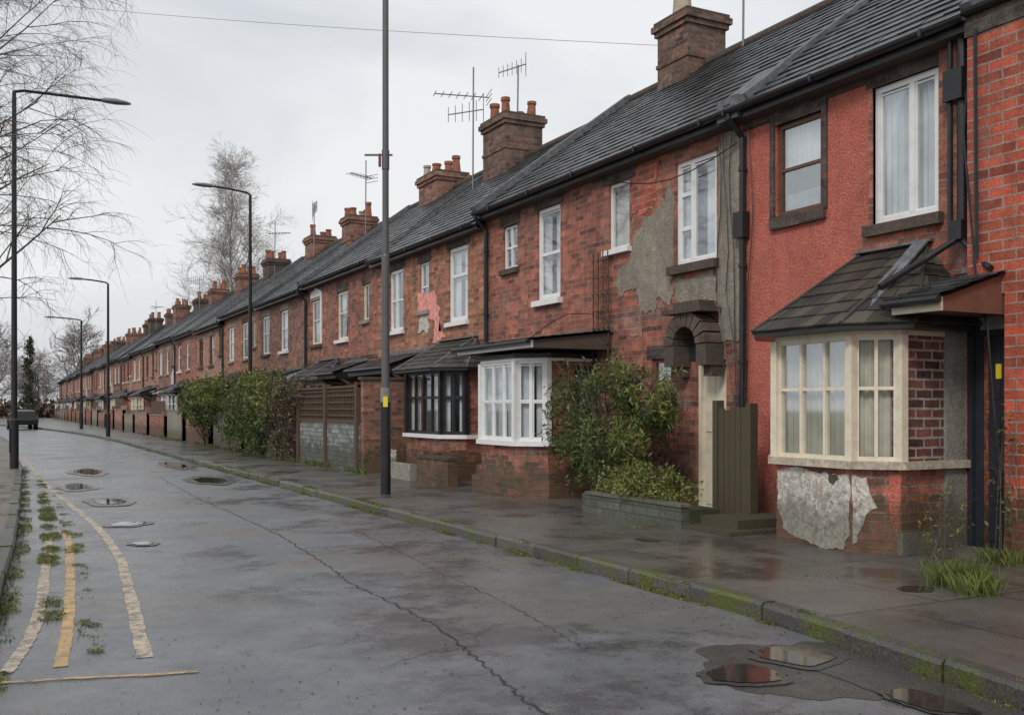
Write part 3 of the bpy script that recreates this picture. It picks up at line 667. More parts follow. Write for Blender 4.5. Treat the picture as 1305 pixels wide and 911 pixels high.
# ---------------------------------------------------------------- generic houses
y = 25.1; k = 0
bricks = ['brick_red', 'brick_brown', 'brick_orange', 'brick_pink', 'brick_red', 'brick_brown', 'brick_pink', 'brick_orange']
steps = [-.06, -.14, -.02, -.2, -.08, .02, -.12, -.05, -.18, 0]
while y < 165:
    h = empty('terraced_house'); mb = MB(); mw = MB(); L = 6.6; m = bricks[k % 8]; rr = random.Random(k + 50); dz = steps[k % 10]
    fm = rr.choice(['upvc_white', 'upvc_white', 'upvc_white', 'paint_cream', 'wood_brown'])
    cur = lambda: rr.choice(['net', 'net', 'sides', 'grey', 'warm', 'low'])
    o = rr.uniform(-.3, .3); zt = 5.05 + rr.uniform(-.08, .05)
    wins = [(y + 2.3 + o, y + 3.3 + o, 3.6, zt, dict(rows=(.55,), cur=cur(), fw=.08, fm=fm)), (y + 4.9 + o, y + 6.0 + o, 3.6, zt, dict(rows=(.55,), cols=(.5,) if k % 2 else (), cur=cur(), fw=.08, fm=fm))]
    if k % 3 != 1: wins.append((y + .7, y + 1.2, 4.0, 5.0, dict(cur=cur(), fw=.06, fm=fm)))
    dd = (y + 1.1, y + 1.95, .12, 2.2)
    holes = [w[:4] for w in wins] + [dd]
    isbay = k % 2 == 0
    if not isbay:
        w2 = (y + 3.2, y + 5.2, 1.0, 2.3, dict(cols=(.33, .66), rows=(.65,), cur=cur(), fm=fm)); wins.append(w2); holes.append(w2[:4])
    wall(mb, FR, y, y + L, 0, ZT + min(dz, 0), holes, m)
    for w in wins: up_win(mw, FR, w); sill(mb, FR, w[0], w[1], w[2] - .005, rr.choice(['stone_sill', 'upvc_white', 'stone_dark'])); lintel(mb, FR, w[0], w[1], w[3], rr.choice(['brick_dark', 'stone_sill', 'brick_dark']), .2)
    door(mw, FR, *dd, rr.choice(['door_black', 'wood_brown', 'upvc_white', 'rust']))
    if k == 0:
        patch(mb, FR, [(y + 4.85 + o, 3.5), (y + 4.85 + o, 5.25), (y + 5.45 + o, 5.4), (y + 6.05 + o, 5.25), (y + 6.05 + o, 5.1), (y + 4.97 + o, 5.1), (y + 4.97 + o, 3.5)], .03, 'upvc_white', .0, 2, 1)
    if k % 3 == 0: mb.box(FR, y, y + L, 2.95, 3.05, -.02, .02, 'brick_dark')
    if rr.random() < .45: patch(mb, FR, [(y + .2, 2.5), (y + 1.4, 2.6), (y + 1.9, 3.4), (y + .9, 3.9), (y + .3, 3.3)], .022, rr.choice(['render_cream', 'plaster_white', 'render_grey']), .08, 6, k)
    body(mb, y, y + L, m); mb.build('walls', h); mw.build('windows', h)
    if isbay: bay(h, 8.1, 8.5, y + 2.9, y + 3.3, y + 5.2, y + 5.6, 1.05, 2.3, 2.4, 3.05, base=m, ret=m, fm=fm if fm != 'wood_brown' else 'paint_cream', roof='tile_brown' if k % 4 else 'slate', cur=cur(), over=.2, sash=False, ncrs=5)
    if k % 5 != 3: canopy(h, 8.1, y + .7, y + (2.4 if isbay or k % 4 == 1 else 5.6), 2.4, 2.9, rr.choice(['black_paint', 'upvc_white', 'black_paint']), 'slate')
    roof(h, y, y + L, dz, vh=rr.choice([.08, .2, .12]), vw=rr.choice([.13, .22])); 
    if k % 2: downpipe(h, y + .1, .3, 5.45)
    pots = rr.choice([3, 4, 5, 6]); chimney(h, 12.5 - .3 * (k % 2), y + 4.0 + rr.uniform(-.6, .6), 1.0, rr.uniform(1.0, 1.5), 7.5, rr.uniform(8.7, 9.25), pots, rr.choice(['brick_dark', 'brick_stack', 'brick_brown']))
    if k in (1, 2, 3, 6, 9): antenna(h, 12.0, y + 2.9, 7.6, 10.2 + .4 * (k % 2), [(10.0, 1.1, 2.6 + k, 8, .3, k % 2 == 0)])
    y += L; k += 1
# ---------------------------------------------------------------- ground, road, pavements
mb = MB(); mb.face([(-400, -60, -.04), (600, -60, -.04), (600, 700, -.04), (-400, 700, -.04)], 'ground_soil'); mb.build('ground')
def bend(y): return -.0015 * (y - 45) ** 2 if y > 45 else 0.
def lk(y):
    if y < 6: b = -.1
    elif y < 14: b = -.1 + .37 * (y - 6) / 8
    elif y < 28: b = .27 + .38 * (y - 14) / 14
    else: b = .65
    return b + bend(y)
def rk(y): return 5.15 + bend(y) - (max(0, 6 - y) ** 1.3 * .095)
ys = [-30 + i * 1.0 for i in range(0, 90)] + [60 + 3 * i for i in range(60)]
mb = MB()
for a, b in zip(ys[:-1], ys[1:]):
    mb.face([(lk(a), a, 0), (rk(a), a, 0), (rk(b), b, 0), (lk(b), b, 0)], 'asphalt')
mb.build('road')
def slab(name, xa, xb, m, z=.12):
    mb = MB()
    for a, b in zip(ys[:-1], ys[1:]):
        mb.face([(xa(a), a, z), (xb(a), a, z), (xb(b), b, z), (xa(b), b, z)], m, [(xa(a) - 5.3, a), (xb(a) - 5.3, a), (xb(b) - 5.3, b), (xa(b) - 5.3, b)])
    return mb.build(name)
slab('pavement', lambda y: rk(y) + .14, lambda y: 9.1, 'pavement')
slab('pavement', lambda y: lk(y) - 2.2, lambda y: lk(y) - .13, 'pavement_brown', .10)
def kerb(fx, sgn, top, y0=-5, y1=150):
    mb = MB(); y = y0
    while y < y1:
        ye = y + .9; x0, x1 = fx(y), fx(ye); t = top + R.uniform(-.01, .01); j = R.uniform(-.012, .012)
        w = .145 * sgn; c = .025 * sgn
        prof = [(0 + j, -.02), (0 + j, t - .025), (c + j, t), (w, t), (w, -.02)]
        A = [(x0 + px, y + .006, pz) for px, pz in prof]; B = [(x1 + px, ye - .006, pz) for px, pz in prof]
        b = len(mb.v); mb.v.extend(A + B)
        for i in range(4): mb.face(None, 'kerbstone', None, [b + i, b + i + 1, b + 6 + i, b + 5 + i])
        mb.face(None, 'kerbstone', None, [b, b + 1, b + 2, b + 3, b + 4]); mb.face(None, 'kerbstone', None, [b + 5, b + 6, b + 7, b + 8, b + 9])
        y = ye
    mb.build('kerb')
kerb(rk, 1, .128); kerb(lk, -1, .105)

def ribbon(mb, pts, w, m, z, jit=0., sub=8, seed=1, ej=0.):
    rr = random.Random(seed); P = []
    n = len(pts)
    for i in range(n - 1):
        p0 = V(pts[max(i - 1, 0)]); p1 = V(pts[i]); p2 = V(pts[i + 1]); p3 = V(pts[min(i + 2, n - 1)])
        for k in range(sub):
            t = k / sub
            q = .5 * ((2 * p1) + (-p0 + p2) * t + (2 * p0 - 5 * p1 + 4 * p2 - p3) * t * t + (-p0 + 3 * p1 - 3 * p2 + p3) * t ** 3)
            P.append(q + V((rr.uniform(-jit, jit), rr.uniform(-jit, jit))))
    P.append(V(pts[-1])); pr = None
    for i, q in enumerate(P):
        d = (P[min(i + 1, len(P) - 1)] - P[max(i - 1, 0)]).normalized(); s = V((-d.y, d.x)) * w / 2
        k1 = rr.uniform(.15, 1.4) if jit else 1 + rr.uniform(-ej, ej); k2 = rr.uniform(.15, 1.4) if jit else 1 + rr.uniform(-ej, ej)
        c = ((q - s * k1).x, (q - s * k1).y, z), ((q + s * k2).x, (q + s * k2).y, z)
        if pr: mb.face([pr[0], c[0], c[1], pr[1]], m)
        pr = c
mb = MB()
ribbon(mb, [(3.4, 24), (3.21, 18.25), (3.22, 13.6), (3.06, 10.46), (2.9, 8.67), (2.89, 6.98), (2.71, 5.53), (2.55, 4.5), (2.6, 3.)], .016, 'crack_dark', .004, .022, 28, 2)
ribbon(mb, [(4.2, 12.5), (4.0, 10.4), (3.85, 8.9), (3.72, 7.2), (3.49, 5.7)], .008, 'crack_dark', .004, .022, 22, 3)
mb.build('road_cracks')
mb = MB()
ribbon(mb, [(.86, 6.75), (1.03, 9.0), (1.19, 11.4), (1.23, 14.6), (1.08, 19.), (.99, 22.4), (.92, 28), (.85, 36)], .1, 'line_pale', .004, .0, 16, 1, .14)
ribbon(mb, [(.37, 6.75), (.52, 8.5), (.73, 11.7), (.83, 14.)], .085, 'line_yellow', .004, 0, 16, 2, .16)
ribbon(mb, [(.05, 6.75), (.1, 6.95), (.29, 8.34), (.51, 11.8), (.6, 13.5)], .085, 'line_pale', .004, 0, 16, 3, .18)
ribbon(mb, [(-.05, 6.52), (.4, 6.42), (.86, 6.28), (1.1, 6.24)], .04, 'line_yellow', .008, 0, 14, 4, .3)
mb.build('road_markings')
def blob(mb, cx, cy, rx, ry, m, z, seed, k=90, fx=None, am=.8):
    pts = []
    for i in range(k):
        t = 2 * math.pi * i / k; q = V((math.cos(t) * 1.2, math.sin(t) * 1.2, seed * 3.1)); r = 1 + am * (.4 * noise.noise(q) + .16 * noise.noise(q * 3) + .05 * noise.noise(q * 9))
        x = cx + rx * r * math.cos(t); yy = cy + ry * r * math.sin(t)
        if fx: x = min(x, fx(yy) - .012)
        pts.append((x, yy, z))
    mb.face(pts, m)
mb = MB()
blob(mb, 4.45, 4.6, .7, .7, 'damp_tarmac', .003, 41, fx=rk)
blob(mb, 4.75, 4.0, .35, 1.0, 'damp_tarmac', .006, 31, fx=rk, am=.5)
PUD = [(3.98, 4.66, .24, .20, 1, 1.3), (4.58, 4.85, .24, .22, 2, 1.3), (4.25, 22.5, .28, 1.0, 4, 1.6), (1.65, 14.6, .22, .25, 5, 1.5), (1.55, 12.4, .12, .14, 8, 1.5), (1.5, 22, .22, .8, 12, 1.5), (4.5, 29, .25, 1.4, 11, 1.5), (1.75, 18.2, .24, .55, 14, 1.6), (4.5, 3.75, .14, .25, 33, 1.2), (2.1, 27, .3, 1.2, 16, 1.5)]
for i, a in enumerate(PUD): blob(mb, a[0], a[1], a[2] * a[5], a[3] * a[5], 'damp_tarmac', .009 + .0003 * i, a[4], fx=rk)
for i, a in enumerate(PUD): blob(mb, a[0], a[1], a[2], a[3], 'water', .014 + .0003 * i, a[4], fx=rk)
mb.build('puddles')
mb = MB()
for cx, cy, rx, ry, s in [(6.7, 5.7, .16, .14, 22), (6.5, 9.2, .1, .2, 24)]: blob(mb, cx, cy, rx, ry, 'water', .124, s)
mb.build('puddles')

# ---------------------------------------------------------------- vegetation helpers
def scatter(name, pts, size, m, asp=.4, flat=0., parent=None, szv=.4, up=0.):
    mb = MB(); mi = mb.slot(m)
    for p in pts:
        s = size * (1 + R.uniform(-szv, szv))
        d = V((R.gauss(0, 1), R.gauss(0, 1), R.gauss(0, 1) * (1 - flat) + up)).normalized()
        e = d.cross(V((R.gauss(0, 1), R.gauss(0, 1), R.gauss(0, 1)) if flat < .5 else (0, 0, 1))).normalized() * s * asp / 2
        p = V(p); a = p; b = p + d * s * .5 + e; c = p + d * s; f = p + d * s * .5 - e
        n = len(mb.v); mb.v.extend([tuple(a), tuple(b), tuple(c), tuple(f)]); mb.f.append([n, n + 1, n + 2, n + 3]); mb.mi.append(mi); mb.uv.extend([(0, 0), (1, 0), (1, 1), (0, 1)])
    return mb.build(name, parent)
def vol(n, c, r, gap=2.2, thr=-.08, hollow=.35, amp=.4):
    out = []
    while len(out) < n:
        q = V((R.uniform(-1.2, 1.2), R.uniform(-1.2, 1.2), R.uniform(-1.2, 1.2))); l = q.length
        w = V((c[0] + q.x * r[0], c[1] + q.y * r[1], c[2] + q.z * r[2]))
        if w.z < .12: continue
        if l > 1 + amp * noise.noise(w * 1.7) + .25 * noise.noise(w * 5): continue
        if l < hollow and R.random() < .7: continue
        if noise.noise(w * gap) < thr: continue
        out.append(w)
    return out
def stems(par, c, n, h, spread, m='twig', r=.012):
    mb = MB()
    for i in range(n):
        a = R.uniform(0, 6.28); s = R.uniform(.2, 1) * spread; hh = h * R.uniform(.7, 1.05)
        p0 = V((c[0] + R.uniform(-.15, .15), c[1] + R.uniform(-.15, .15), c[2])); tip = V((c[0] + s * math.cos(a), c[1] + s * math.sin(a) * 1.3, c[2] + hh))
        mid = p0.lerp(tip, .5) + V((0, 0, .12 * h)); mb.tube([p0, mid, tip], [r, r * .7, r * .3], m, 4)
        for j in range(3):
            q = mid.lerp(tip, R.random()); mb.tube([q, q + V((R.uniform(-.2, .2), R.uniform(-.2, .2), R.uniform(.05, .25)))], [r * .5, r * .2], m, 3)
    mb.build('stems', par)
s1 = empty('garden_shrub'); stems(s1, (8.1, 12.4, .3), 44, 1.95, .85)
pts = vol(4600, (8.05, 12.1, 1.25), (.55, .85, .85), thr=0.) + vol(3400, (8.0, 13.2, 1.25), (.5, .75, .8), thr=0.) + vol(1300, (8.1, 11.5, 1.7), (.4, .4, .65), thr=.02) + vol(600, (8.1, 12.6, 2.15), (.4, .9, .35), thr=.1)
scatter('leaves', pts, .085, 'leaf_green', .28, parent=s1)
scatter('young_leaves', vol(1900, (7.95, 11.6, 1.6), (.5, .8, .8), thr=.1), .10, 'leaf_yellowgreen', .2, parent=s1)
s2 = empty('low_shrub'); stems(s2, (7.75, 11.2, .3), 20, .5, .6); 
scatter('leaves', vol(2800, (7.72, 11.0, .55), (.36, 1.0, .3), gap=4), .05, 'leaf_yellowgreen', .5, parent=s2)
s3 = empty('climbing_plant'); stems(s3, (8.75, 11.9, .2), 8, 1.9, .35)
scatter('leaves', vol(500, (8.8, 12.3, 1.2), (.2, .5, .9), thr=.1), .07, 'leaf_brown', .4, parent=s3)
hd = empty('hedge'); scatter('leaves', vol(9000, (7.45, 31.9, 1.35), (.7, 3.9, 1.25), amp=.6), .11, 'leaf_green', .5, parent=hd); scatter('tips', vol(4200, (7.3, 31.4, 1.8), (.6, 3.6, .8), amp=.7), .10, 'leaf_yellowgreen', .45, parent=hd); stems(hd, (7.5, 31.5, .1), 30, 2.5, 2.4, r=.02)
hd = empty('hedge'); scatter('leaves', vol(3800, (7.4, 28.0, 1.35), (.5, 1.3, 1.2), thr=-.2, amp=.6), .11, 'leaf_brown', .3, parent=hd); stems(hd, (7.5, 27.8, .1), 46, 2.4, 1.0, r=.014)
hd = empty('hedge'); scatter('leaves', vol(4600, (7.6, 41., 1.8), (.8, 4.0, .9), amp=.6), .15, 'leaf_green', .5, parent=hd); scatter('tips', vol(3000, (7.4, 40.0, 2.1), (.6, 3.8, .7), amp=.7), .14, 'leaf_yellowgreen', .45, parent=hd); stems(hd, (7.6, 41, .1), 30, 2.6, 2.6, r=.02)
def along(n, fx, spread, y0, y1, z, thr=0., fr=1.3, hz=0., pw=1.7):
    out = []; t = 0; md = (spread[0] + spread[1]) / 2; hf = (spread[1] - spread[0]) / 2
    while len(out) < n and t < n * 14:
        t += 1; r = R.random() ** pw; y = y0 + (y1 - y0) * r; o = R.uniform(*spread); x = fx(y) + o
        v = noise.noise(V((x * fr * 1.2, y * fr, 3.3))) + .5 * noise.noise(V((x * 6, y * 6, 1))) + .35 * noise.noise(V((x * 19, y * 19, 1)))
        if hf > .05: v -= .5 * abs((o - md) / hf) ** 3
        v -= .5 * max(0, 1 - (y - y0) / 1.0)
        if v > thr + .12 * R.gauss(0, 1): out.append((x, y, z + hz * max(0, v - thr) * R.random()))
    return out
scatter('moss', along(18000, rk, (-.07, .02), 2.2, 30, .002, .10, hz=.05) + along(13000, rk, (.0, .16), 2.5, 26, .124, .22, hz=.03) + along(7000, lambda y: 7.4, (-1.3, 1.2), 5.5, 10.5, .122, .5, 1.1, hz=.02)
    + along(9000, lambda y: lk(y) + .03, (-.06, .14), 6, 30, .004, -.02, 1.6, hz=.05, pw=1.3) + along(9000, lambda y: lk(y) + .38, (-.14, .12), 7.5, 24, .004, .02, 1.7, hz=.04, pw=1.3) + along(3500, lambda y: lk(y) + .62, (-.12, .12), 7, 22, .004, .25, 1.9, hz=.03, pw=1.3)
    + along(8000, lk, (-1.1, .02), 6, 22, .104, .25, hz=.03), .011, 'moss', .9, flat=.3, up=.5)
def grass(name, pts, h, m='grass_blade', w=.005):
    mb = MB(); mi = mb.slot(m)
    for p in pts:
        hh = h * R.uniform(.4, 1.2); a = R.uniform(0, 6.28); l = R.uniform(.1, .7) * hh; dx, dy = math.cos(a), math.sin(a); b = len(mb.v)
        mb.v.extend([(p[0] - dy * w, p[1] + dx * w, p[2]), (p[0] + dy * w, p[1] - dx * w, p[2]), (p[0] + dx * l * .35 + dy * w * .7, p[1] + dy * l * .35 - dx * w * .7, p[2] + hh * .6), (p[0] + dx * l, p[1] + dy * l, p[2] + hh)])
        mb.f.append([b, b + 1, b + 2, b + 3]); mb.mi.append(mi); mb.uv.extend([(0, 0)] * 4)
    return mb.build(name)
grass('grass', along(1800, lambda y: lk(y) + .36, (-.1, .1), 8.5, 26, .0, .1, 1.7) + along(1200, lambda y: lk(y) + .02, (-.04, .06), 7, 30, .0, .0, 1.7), .035, w=.003)
grass('grass', along(3000, rk, (-.05, .03), 8, 45, .0, .3), .035, w=.004)
grass('grass', along(2500, lambda y: 7.38, (-.12, .1), 21, 60, .12, .1), .12)
tuft = []
for cx, cy, n, r in [(7.12, 5.6, 420, .10), (6.95, 5.35, 200, .08), (7.5, 5.9, 160, .13), (8.5, 6.25, 150, .12)]:
    for i in range(n): tuft.append((cx + R.gauss(0, r), cy + R.gauss(0, r), .12))
grass('grass_tuft', tuft, .17, w=.004)
wd = empty('weed_plant'); stems(wd, (8.3, 6.75, .12), 14, .7, .22, r=.005); scatter('leaves', vol(200, (8.3, 6.75, .55), (.22, .25, .4), thr=-.3), .05, 'leaf_yellowgreen', .35, parent=wd)
wd = empty('climbing_plant'); stems(wd, (8.68, 6.35, .12), 8, 1.3, .1, r=.005); scatter('leaves', vol(150, (8.66, 6.32, .9), (.1, .2, .75), thr=-.1), .05, 'leaf_green', .45, parent=wd)
lit = [(R.uniform(.5, 5.1), 3 + 25 * R.random() ** 1.6, .006) for i in range(2300)] + [(5.0 - abs(R.gauss(0, .3)), 3.5 + 20 * R.random(), .006) for i in range(1000)] + [(R.uniform(5.3, 8.8), 4 + 20 * R.random(), .124) for i in range(900)]
scatter('leaf_litter', lit, .016, 'litter', .6, flat=.9, szv=.8)

# ---------------------------------------------------------------- near planter, gate
def gx(name, f):
    mb = MB(); f(mb); return mb.build(name)
def f(mb):
    fr = Fr((7.5, 0), (0, 1))
    mb.box(fr, 9.9, 12.1, .1, .38, -.12, 0, 'block_grey'); mb.box(Fr((8.3, 12.1), (-1, 0)), 0, .8, .1, .38, -.12, 0, 'block_grey'); mb.box(fr, 9.9, 12.0, .1, .34, -.6, -.12, 'ground_soil')
    mb.box(fr, 9.88, 12.12, .38, .42, -.14, .02, 'concrete')
gx('brick_planter', f)
def f(mb):
    fr = Fr((7.75, 0), (0, 1)); mb.box(fr, 9.0, 9.9, .1, .17, -.9, .25, 'stone_dark'); mb.box(fr, 9.15, 9.85, .17, .28, -.9, .0, 'stone_dark')
gx('stone_step', f)
def f(mb):
    fr = Fr((8.4, 0), (0, 1)); u = 9.74
    while u < 10.26:
        mb.box(fr, u, u + .1, .2, 1.6 + R.uniform(-.04, .04), -.02, R.uniform(0, .01), 'wood_dark'); u += .112
    for z in (.45, 1.35): mb.box(fr, 9.74, 10.28, z, z + .1, -.07, -.021, 'wood_dark')
    mb.box(fr, 9.64, 9.73, .1, 1.66, -.09, .03, 'wood_dark'); mb.box(fr, 10.29, 10.38, .1, 1.7, -.09, .03, 'wood_dark')
gx('wooden_gate', f)
def f(mb):
    fr = Fr((7.45, 0), (0, 1)); fs = Fr((W, 21.6), (-1, 0))
    mb.box(fs, 0, 1.6, .1, 2.25, -.2, 0, 'brick_brown'); mb.box(fs, -.0, 1.66, 2.25, 2.31, -.24, .04, 'stone_dark')
    mb.box(fr, 21.9, 27.0, .1, 1.25, -.15, 0, 'block_grey'); mb.box(fr, 21.9, 27.0, 1.25, 1.32, -.18, .03, 'fence_wood')
    for y in (21.95, 24.4, 26.9): mb.box(fr, y, y + .16, .1, 2.2, -.1, .06, 'fence_wood')
    y = 22.1
    while y < 26.9: mb.box(fr, y, y + .045, 1.32, 2.08, -.05, -.02, 'fence_wood'); y += .17
    for z in (1.4, 1.56, 1.72, 1.88, 2.0): mb.box(fr, 22.1, 26.9, z, z + .04, -.02, 0, 'fence_wood')
    mb.box(fr, 21.95, 27.06, 2.08, 2.14, -.06, .02, 'fence_wood')
    mb.box(fr, 22.0, 27.0, 1.3, 2.1, -.30, -.28, 'wood_dark')
gx('garden_fence', f)
def f(mb):
    fr = Fr((7.5, 0), (0, 1))
    mb.box(fr, 17.0, 18.5, .1, .62, -.2, 0, 'brick_red'); mb.box(fr, 16.98, 18.52, .62, .68, -.23, .03, 'stone_dark')
    mb.box(fr, 20.2, 20.5, .1, .7, -.2, 0, 'plaster_white'); mb.box(Fr((W, 18.3), (-1, 0)), .1, 1.5, .1, .75, -.15, 0, 'brick_red')
    mb.box(fr, 18.9, 20.2, .1, .45, -.15, 0, 'plaster_white')
gx('garden_wall', f)
def f(mb):
    fr = Fr((7.55, 0), (0, 1)); y = 28.5; i = 0
    while y < 150:
        L = R.uniform(4.2, 5.4); hh = R.uniform(.9, 1.5); m = R.choice(['block_grey', 'brick_red', 'brick_brown', 'render_grey', 'brick_pink'])
        mb.box(fr, y, y + L, .1, hh, -.2, 0, m); mb.box(fr, y - .03, y + L + .03, hh, hh + .06, -.23, .03, 'concrete')
        mb.box(fr, y, y + .35, .1, hh + .3, -.27, .05, m); mb.box(Fr((W, y), (-1, 0)), 0, 1.3, .1, 1.5, -.12, -.01, 'brick_brown')
        if i % 3 == 1:
            u = y + .4
            while u < y + L: mb.box(fr, u, u + .1, hh + .06, hh + .75, -.12, -.09, 'fence_wood'); u += .125
        y += L + 1.0; i += 1
gx('garden_wall', f)

# ---------------------------------------------------------------- poles and lamps
def lamp(x, y, H, arm, r=.07, rise=.12):
    p = empty('street_lamp'); mb = MB(); m = 'black_paint'
    mb.tube([(x, y, .05), (x, y, 1.3), (x, y, 1.35), (x, y, H - .3), (x, y, H - .12)], [r * 1.4, r * 1.4, r, r * .7, r * .65], m, 14)
    mb.box(Fr((x, y), (0, 1)), -.07, .07, .5, 1.1, r * 1.3, r * 1.5, m)
    n = 10; pts = [(x, y, H - .2)]; sg = 1 if arm > 0 else -1
    for i in range(n + 1):
        t = i / n; pts.append((x + arm * t, y, H - .06 + rise * math.sin(t * 1.5) - (.05 if i == 0 else 0)))
    mb.tube(pts, r * .5, m, 8); mb.build('column', p)
    mh = MB(); tx = x + arm; z = H - .06 + rise
    prof = [(0, .05, .05), (.1, .11, .08), (.35, .14, .09), (.6, .11, .06), (.72, .04, .03)]
    k = 12
    for d, w, hh in prof:
        for i in range(k):
            t = 2 * math.pi * i / k; mh.v.append((tx + sg * (d - .1), y + w * math.cos(t), z + hh * math.sin(t) * (1 if math.sin(t) > 0 else .6)))
    for j in range(len(prof) - 1):
        for i in range(k): mh.face(None, 'aluminium', None, [j * k + i, j * k + (i + 1) % k, (j + 1) * k + (i + 1) % k, (j + 1) * k + i])
    mh.face(None, 'aluminium', None, list(range(k))); mh.face(None, 'aluminium', None, [(len(prof) - 1) * k + i for i in range(k)])
    mh.build('lantern', p, True)
lamp(.45, 27.6, 9.55, 2.1, .075, .02); lamp(8.0, 35.3, 9.2, -1.35, .075); lamp(5.3, 55.9, 8.2, -1.3, .08); lamp(5.6, 78, 8.0, -1.8, .09)
p = empty('utility_pole'); mb = MB(); x, y = 5.98, 16.2
mb.tube([(x, y, .1), (x, y, 1.9), (x, y, 1.93), (x, y, 4.2), (x, y, 4.25), (x, y, 10.5)], [.085, .085, .07, .068, .056, .05], 'pole_grey', 16)
mb.tube([(x, y, .1), (x, y, 1.7)], .089, 'black_paint', 16); mb.tube([(x, y, 1.7), (x, y, 1.95)], .089, 'concrete', 16)
mb.box(Fr((x, y), (.887, -.462)), -.03, .05, 1.62, 1.8, -.1, -.094, 'yellow_label'); mb.build('column', p)
mb = MB(); d = V((.887, -.462, 0)); c = V((x, y, 5.95))
mb.beam(c - d * .36, c + d * .12, .03, .03, 'pole_grey'); mb.tube([c + V((0, 0, -.25)), c + V((0, 0, .08))], .066, 'pole_grey', 14); mb.tube([c - d * .1 + V((0, 0, .02)), c - d * .1 + V((0, 0, -.2))], .025, 'rust', 8); mb.build('bracket', p)
p = empty('telegraph_pole'); mb = MB(); mb.tube([(-8, 38, 0), (-8, 38, 15.4)], [.17, .11], 'wood_dark', 12); mb.beam((-8.7, 38, 15.0), (-7.3, 38, 15.0), .1, .1, 'wood_dark'); mb.build('column', p)
mb = MB(); a = V((-8, 38, 15.1)); b = V((12.3, 16, 8.8)); pts = []
for i in range(31):
    t = i / 30; q = a.lerp(b, t); q.z -= .35 * math.sin(math.pi * t); pts.append(q)
mb.tube(pts, .005, 'aluminium', 4); mb.build('overhead_wire', p)

# ---------------------------------------------------------------- trees
def tree(name, base, H, seed, r0, mat, nlimb, spread, droop, lv=3, tw=.008, kids=(7, 6, 5), parent=None, start=.25, lean=(0, 0), el0=.5):
    rr = random.Random(seed); mb = MB()
    def grow(p, d, L, r, l):
        ns = 4 if l < lv else 3; pts = [p]; q = p.copy(); dd = d.copy()
        for i in range(ns):
            dd = (dd + V((rr.gauss(0, .13), rr.gauss(0, .13), rr.gauss(0, .08) - droop * (l - .5) * .16 * (i + 1) / ns * (1 if l > 1 else .2)))).normalized()
            q = q + dd * L / ns; pts.append(q.copy())
        rad = [max(tw * .6, r * (1 - .75 * i / ns)) for i in range(ns + 1)]
        mb.tube(pts, rad, mat, 5 if l < 2 else 3, cap=False)
        if l >= lv: return
        for i in range(kids[l - 1]):
            t = rr.uniform(.2, 1.) * ns; j = min(int(t), ns - 1); pp = pts[j].lerp(pts[j + 1], t - j)
            dj = (pts[j + 1] - pts[j]).normalized(); sd = V((rr.gauss(0, 1), rr.gauss(0, 1), rr.gauss(0, .6))); sd = (sd - dj * sd.dot(dj)).normalized()
            nd = (dj * .8 + sd * .7).normalized(); grow(pp, nd, L * rr.uniform(.38, .62), max(tw, r * .42), l + 1)
    base = V(base); n = 9; pts = []; 
    for i in range(n + 1):
        t = i / n; pts.append(base + V((lean[0] * t * t + .15 * rr.gauss(0, .6) * (t > .1), lean[1] * t * t + .15 * rr.gauss(0, .6) * (t > .1), H * t)))
    mb.tube(pts, [max(tw, r0 * (1 - i / n) ** .9 + tw) for i in range(n + 1)], mat, 8)
    for i in range(nlimb):
        t = start + (1 - start) * (i + rr.random()) / nlimb; t = min(t, .99); j = int(t * n); pp = pts[j].lerp(pts[min(j + 1, n)], t * n - j)
        a = i * 2.4 + rr.uniform(-.4, .4); el = el0 + .6 * t; d = V((math.cos(a) * math.cos(el), math.sin(a) * math.cos(el), math.sin(el)))
        grow(pp, d, spread * (1.15 - .75 * t) * rr.uniform(.8, 1.15), max(tw, r0 * .4 * (1.1 - t)), 1)
    return mb.build(name, parent)
t = empty('birch_tree'); tree('branches', (-1.7, 31, 0), 17, 21, .17, 'bark', 44, 6.1, .7, 4, .004, (8, 7, 5), t, .2, (.6, 0), .6)
t = empty('birch_tree'); tree('branches', (14.8, 71, 0), 17.5, 5, .16, 'bark_birch', 46, 5.2, .0, 4, .007, (8, 7, 5), t, .2, (0, 0), .85)
far = empty('distant_trees')
protos = [tree('tree_mass', (0, 0, 0), R.uniform(9, 12.5), 100 + i, .2, 'bark_far', 18, 6., .0, 3, .028, (8, 7), far, .15) for i in range(5)]
pl = []
for i in range(75): 
    pl.append((R.uniform(-50, 60), R.uniform(178, 235)))
for i in range(4): pl.append((R.uniform(-30, -18) , R.uniform(70, 150)))
for i, (px, py) in enumerate(pl):
    o = protos[i] if i < 5 else bpy.data.objects.new('tree_mass', protos[i % 5].data)
    if i >= 5: scene.collection.objects.link(o); o.parent = far
    o.location = (px, py, -.3); o.rotation_euler = (0, 0, R.uniform(0, 6)); s = R.uniform(.75, 1.3); o.scale = (s, s, s)
t = empty('conifer_tree'); cx, cy, H, w = 4.3, 150, 11, 1.1; mb = MB(); mb.tube([(cx, cy, 0), (cx, cy, H)], [.2, .03], 'bark', 8); mb.build('trunk', t)
pts = []
while len(pts) < 2200:
    z = R.random(); a = R.uniform(0, 6.28); r = w * (1 - z) ** .6 * R.uniform(.2, 1.3) * (1 + .5 * noise.noise(V((z * 14, a, 0)))); q = V((cx + r * math.cos(a), cy + r * math.sin(a), .6 + z * H))
    if noise.noise(q * .9) > -.1: pts.append(q)
scatter('needles', pts, .45, 'leaf_conifer', .3, parent=t)
fh = empty('hedge'); scatter('leaves', [V((R.uniform(-45, 30), R.uniform(168, 176), 0)) + V((0, 0, R.random() * (2.2 + .8 * math.sin(i * .01)))) for i in range(9000)], .8, 'leaf_brown', .6, parent=fh)

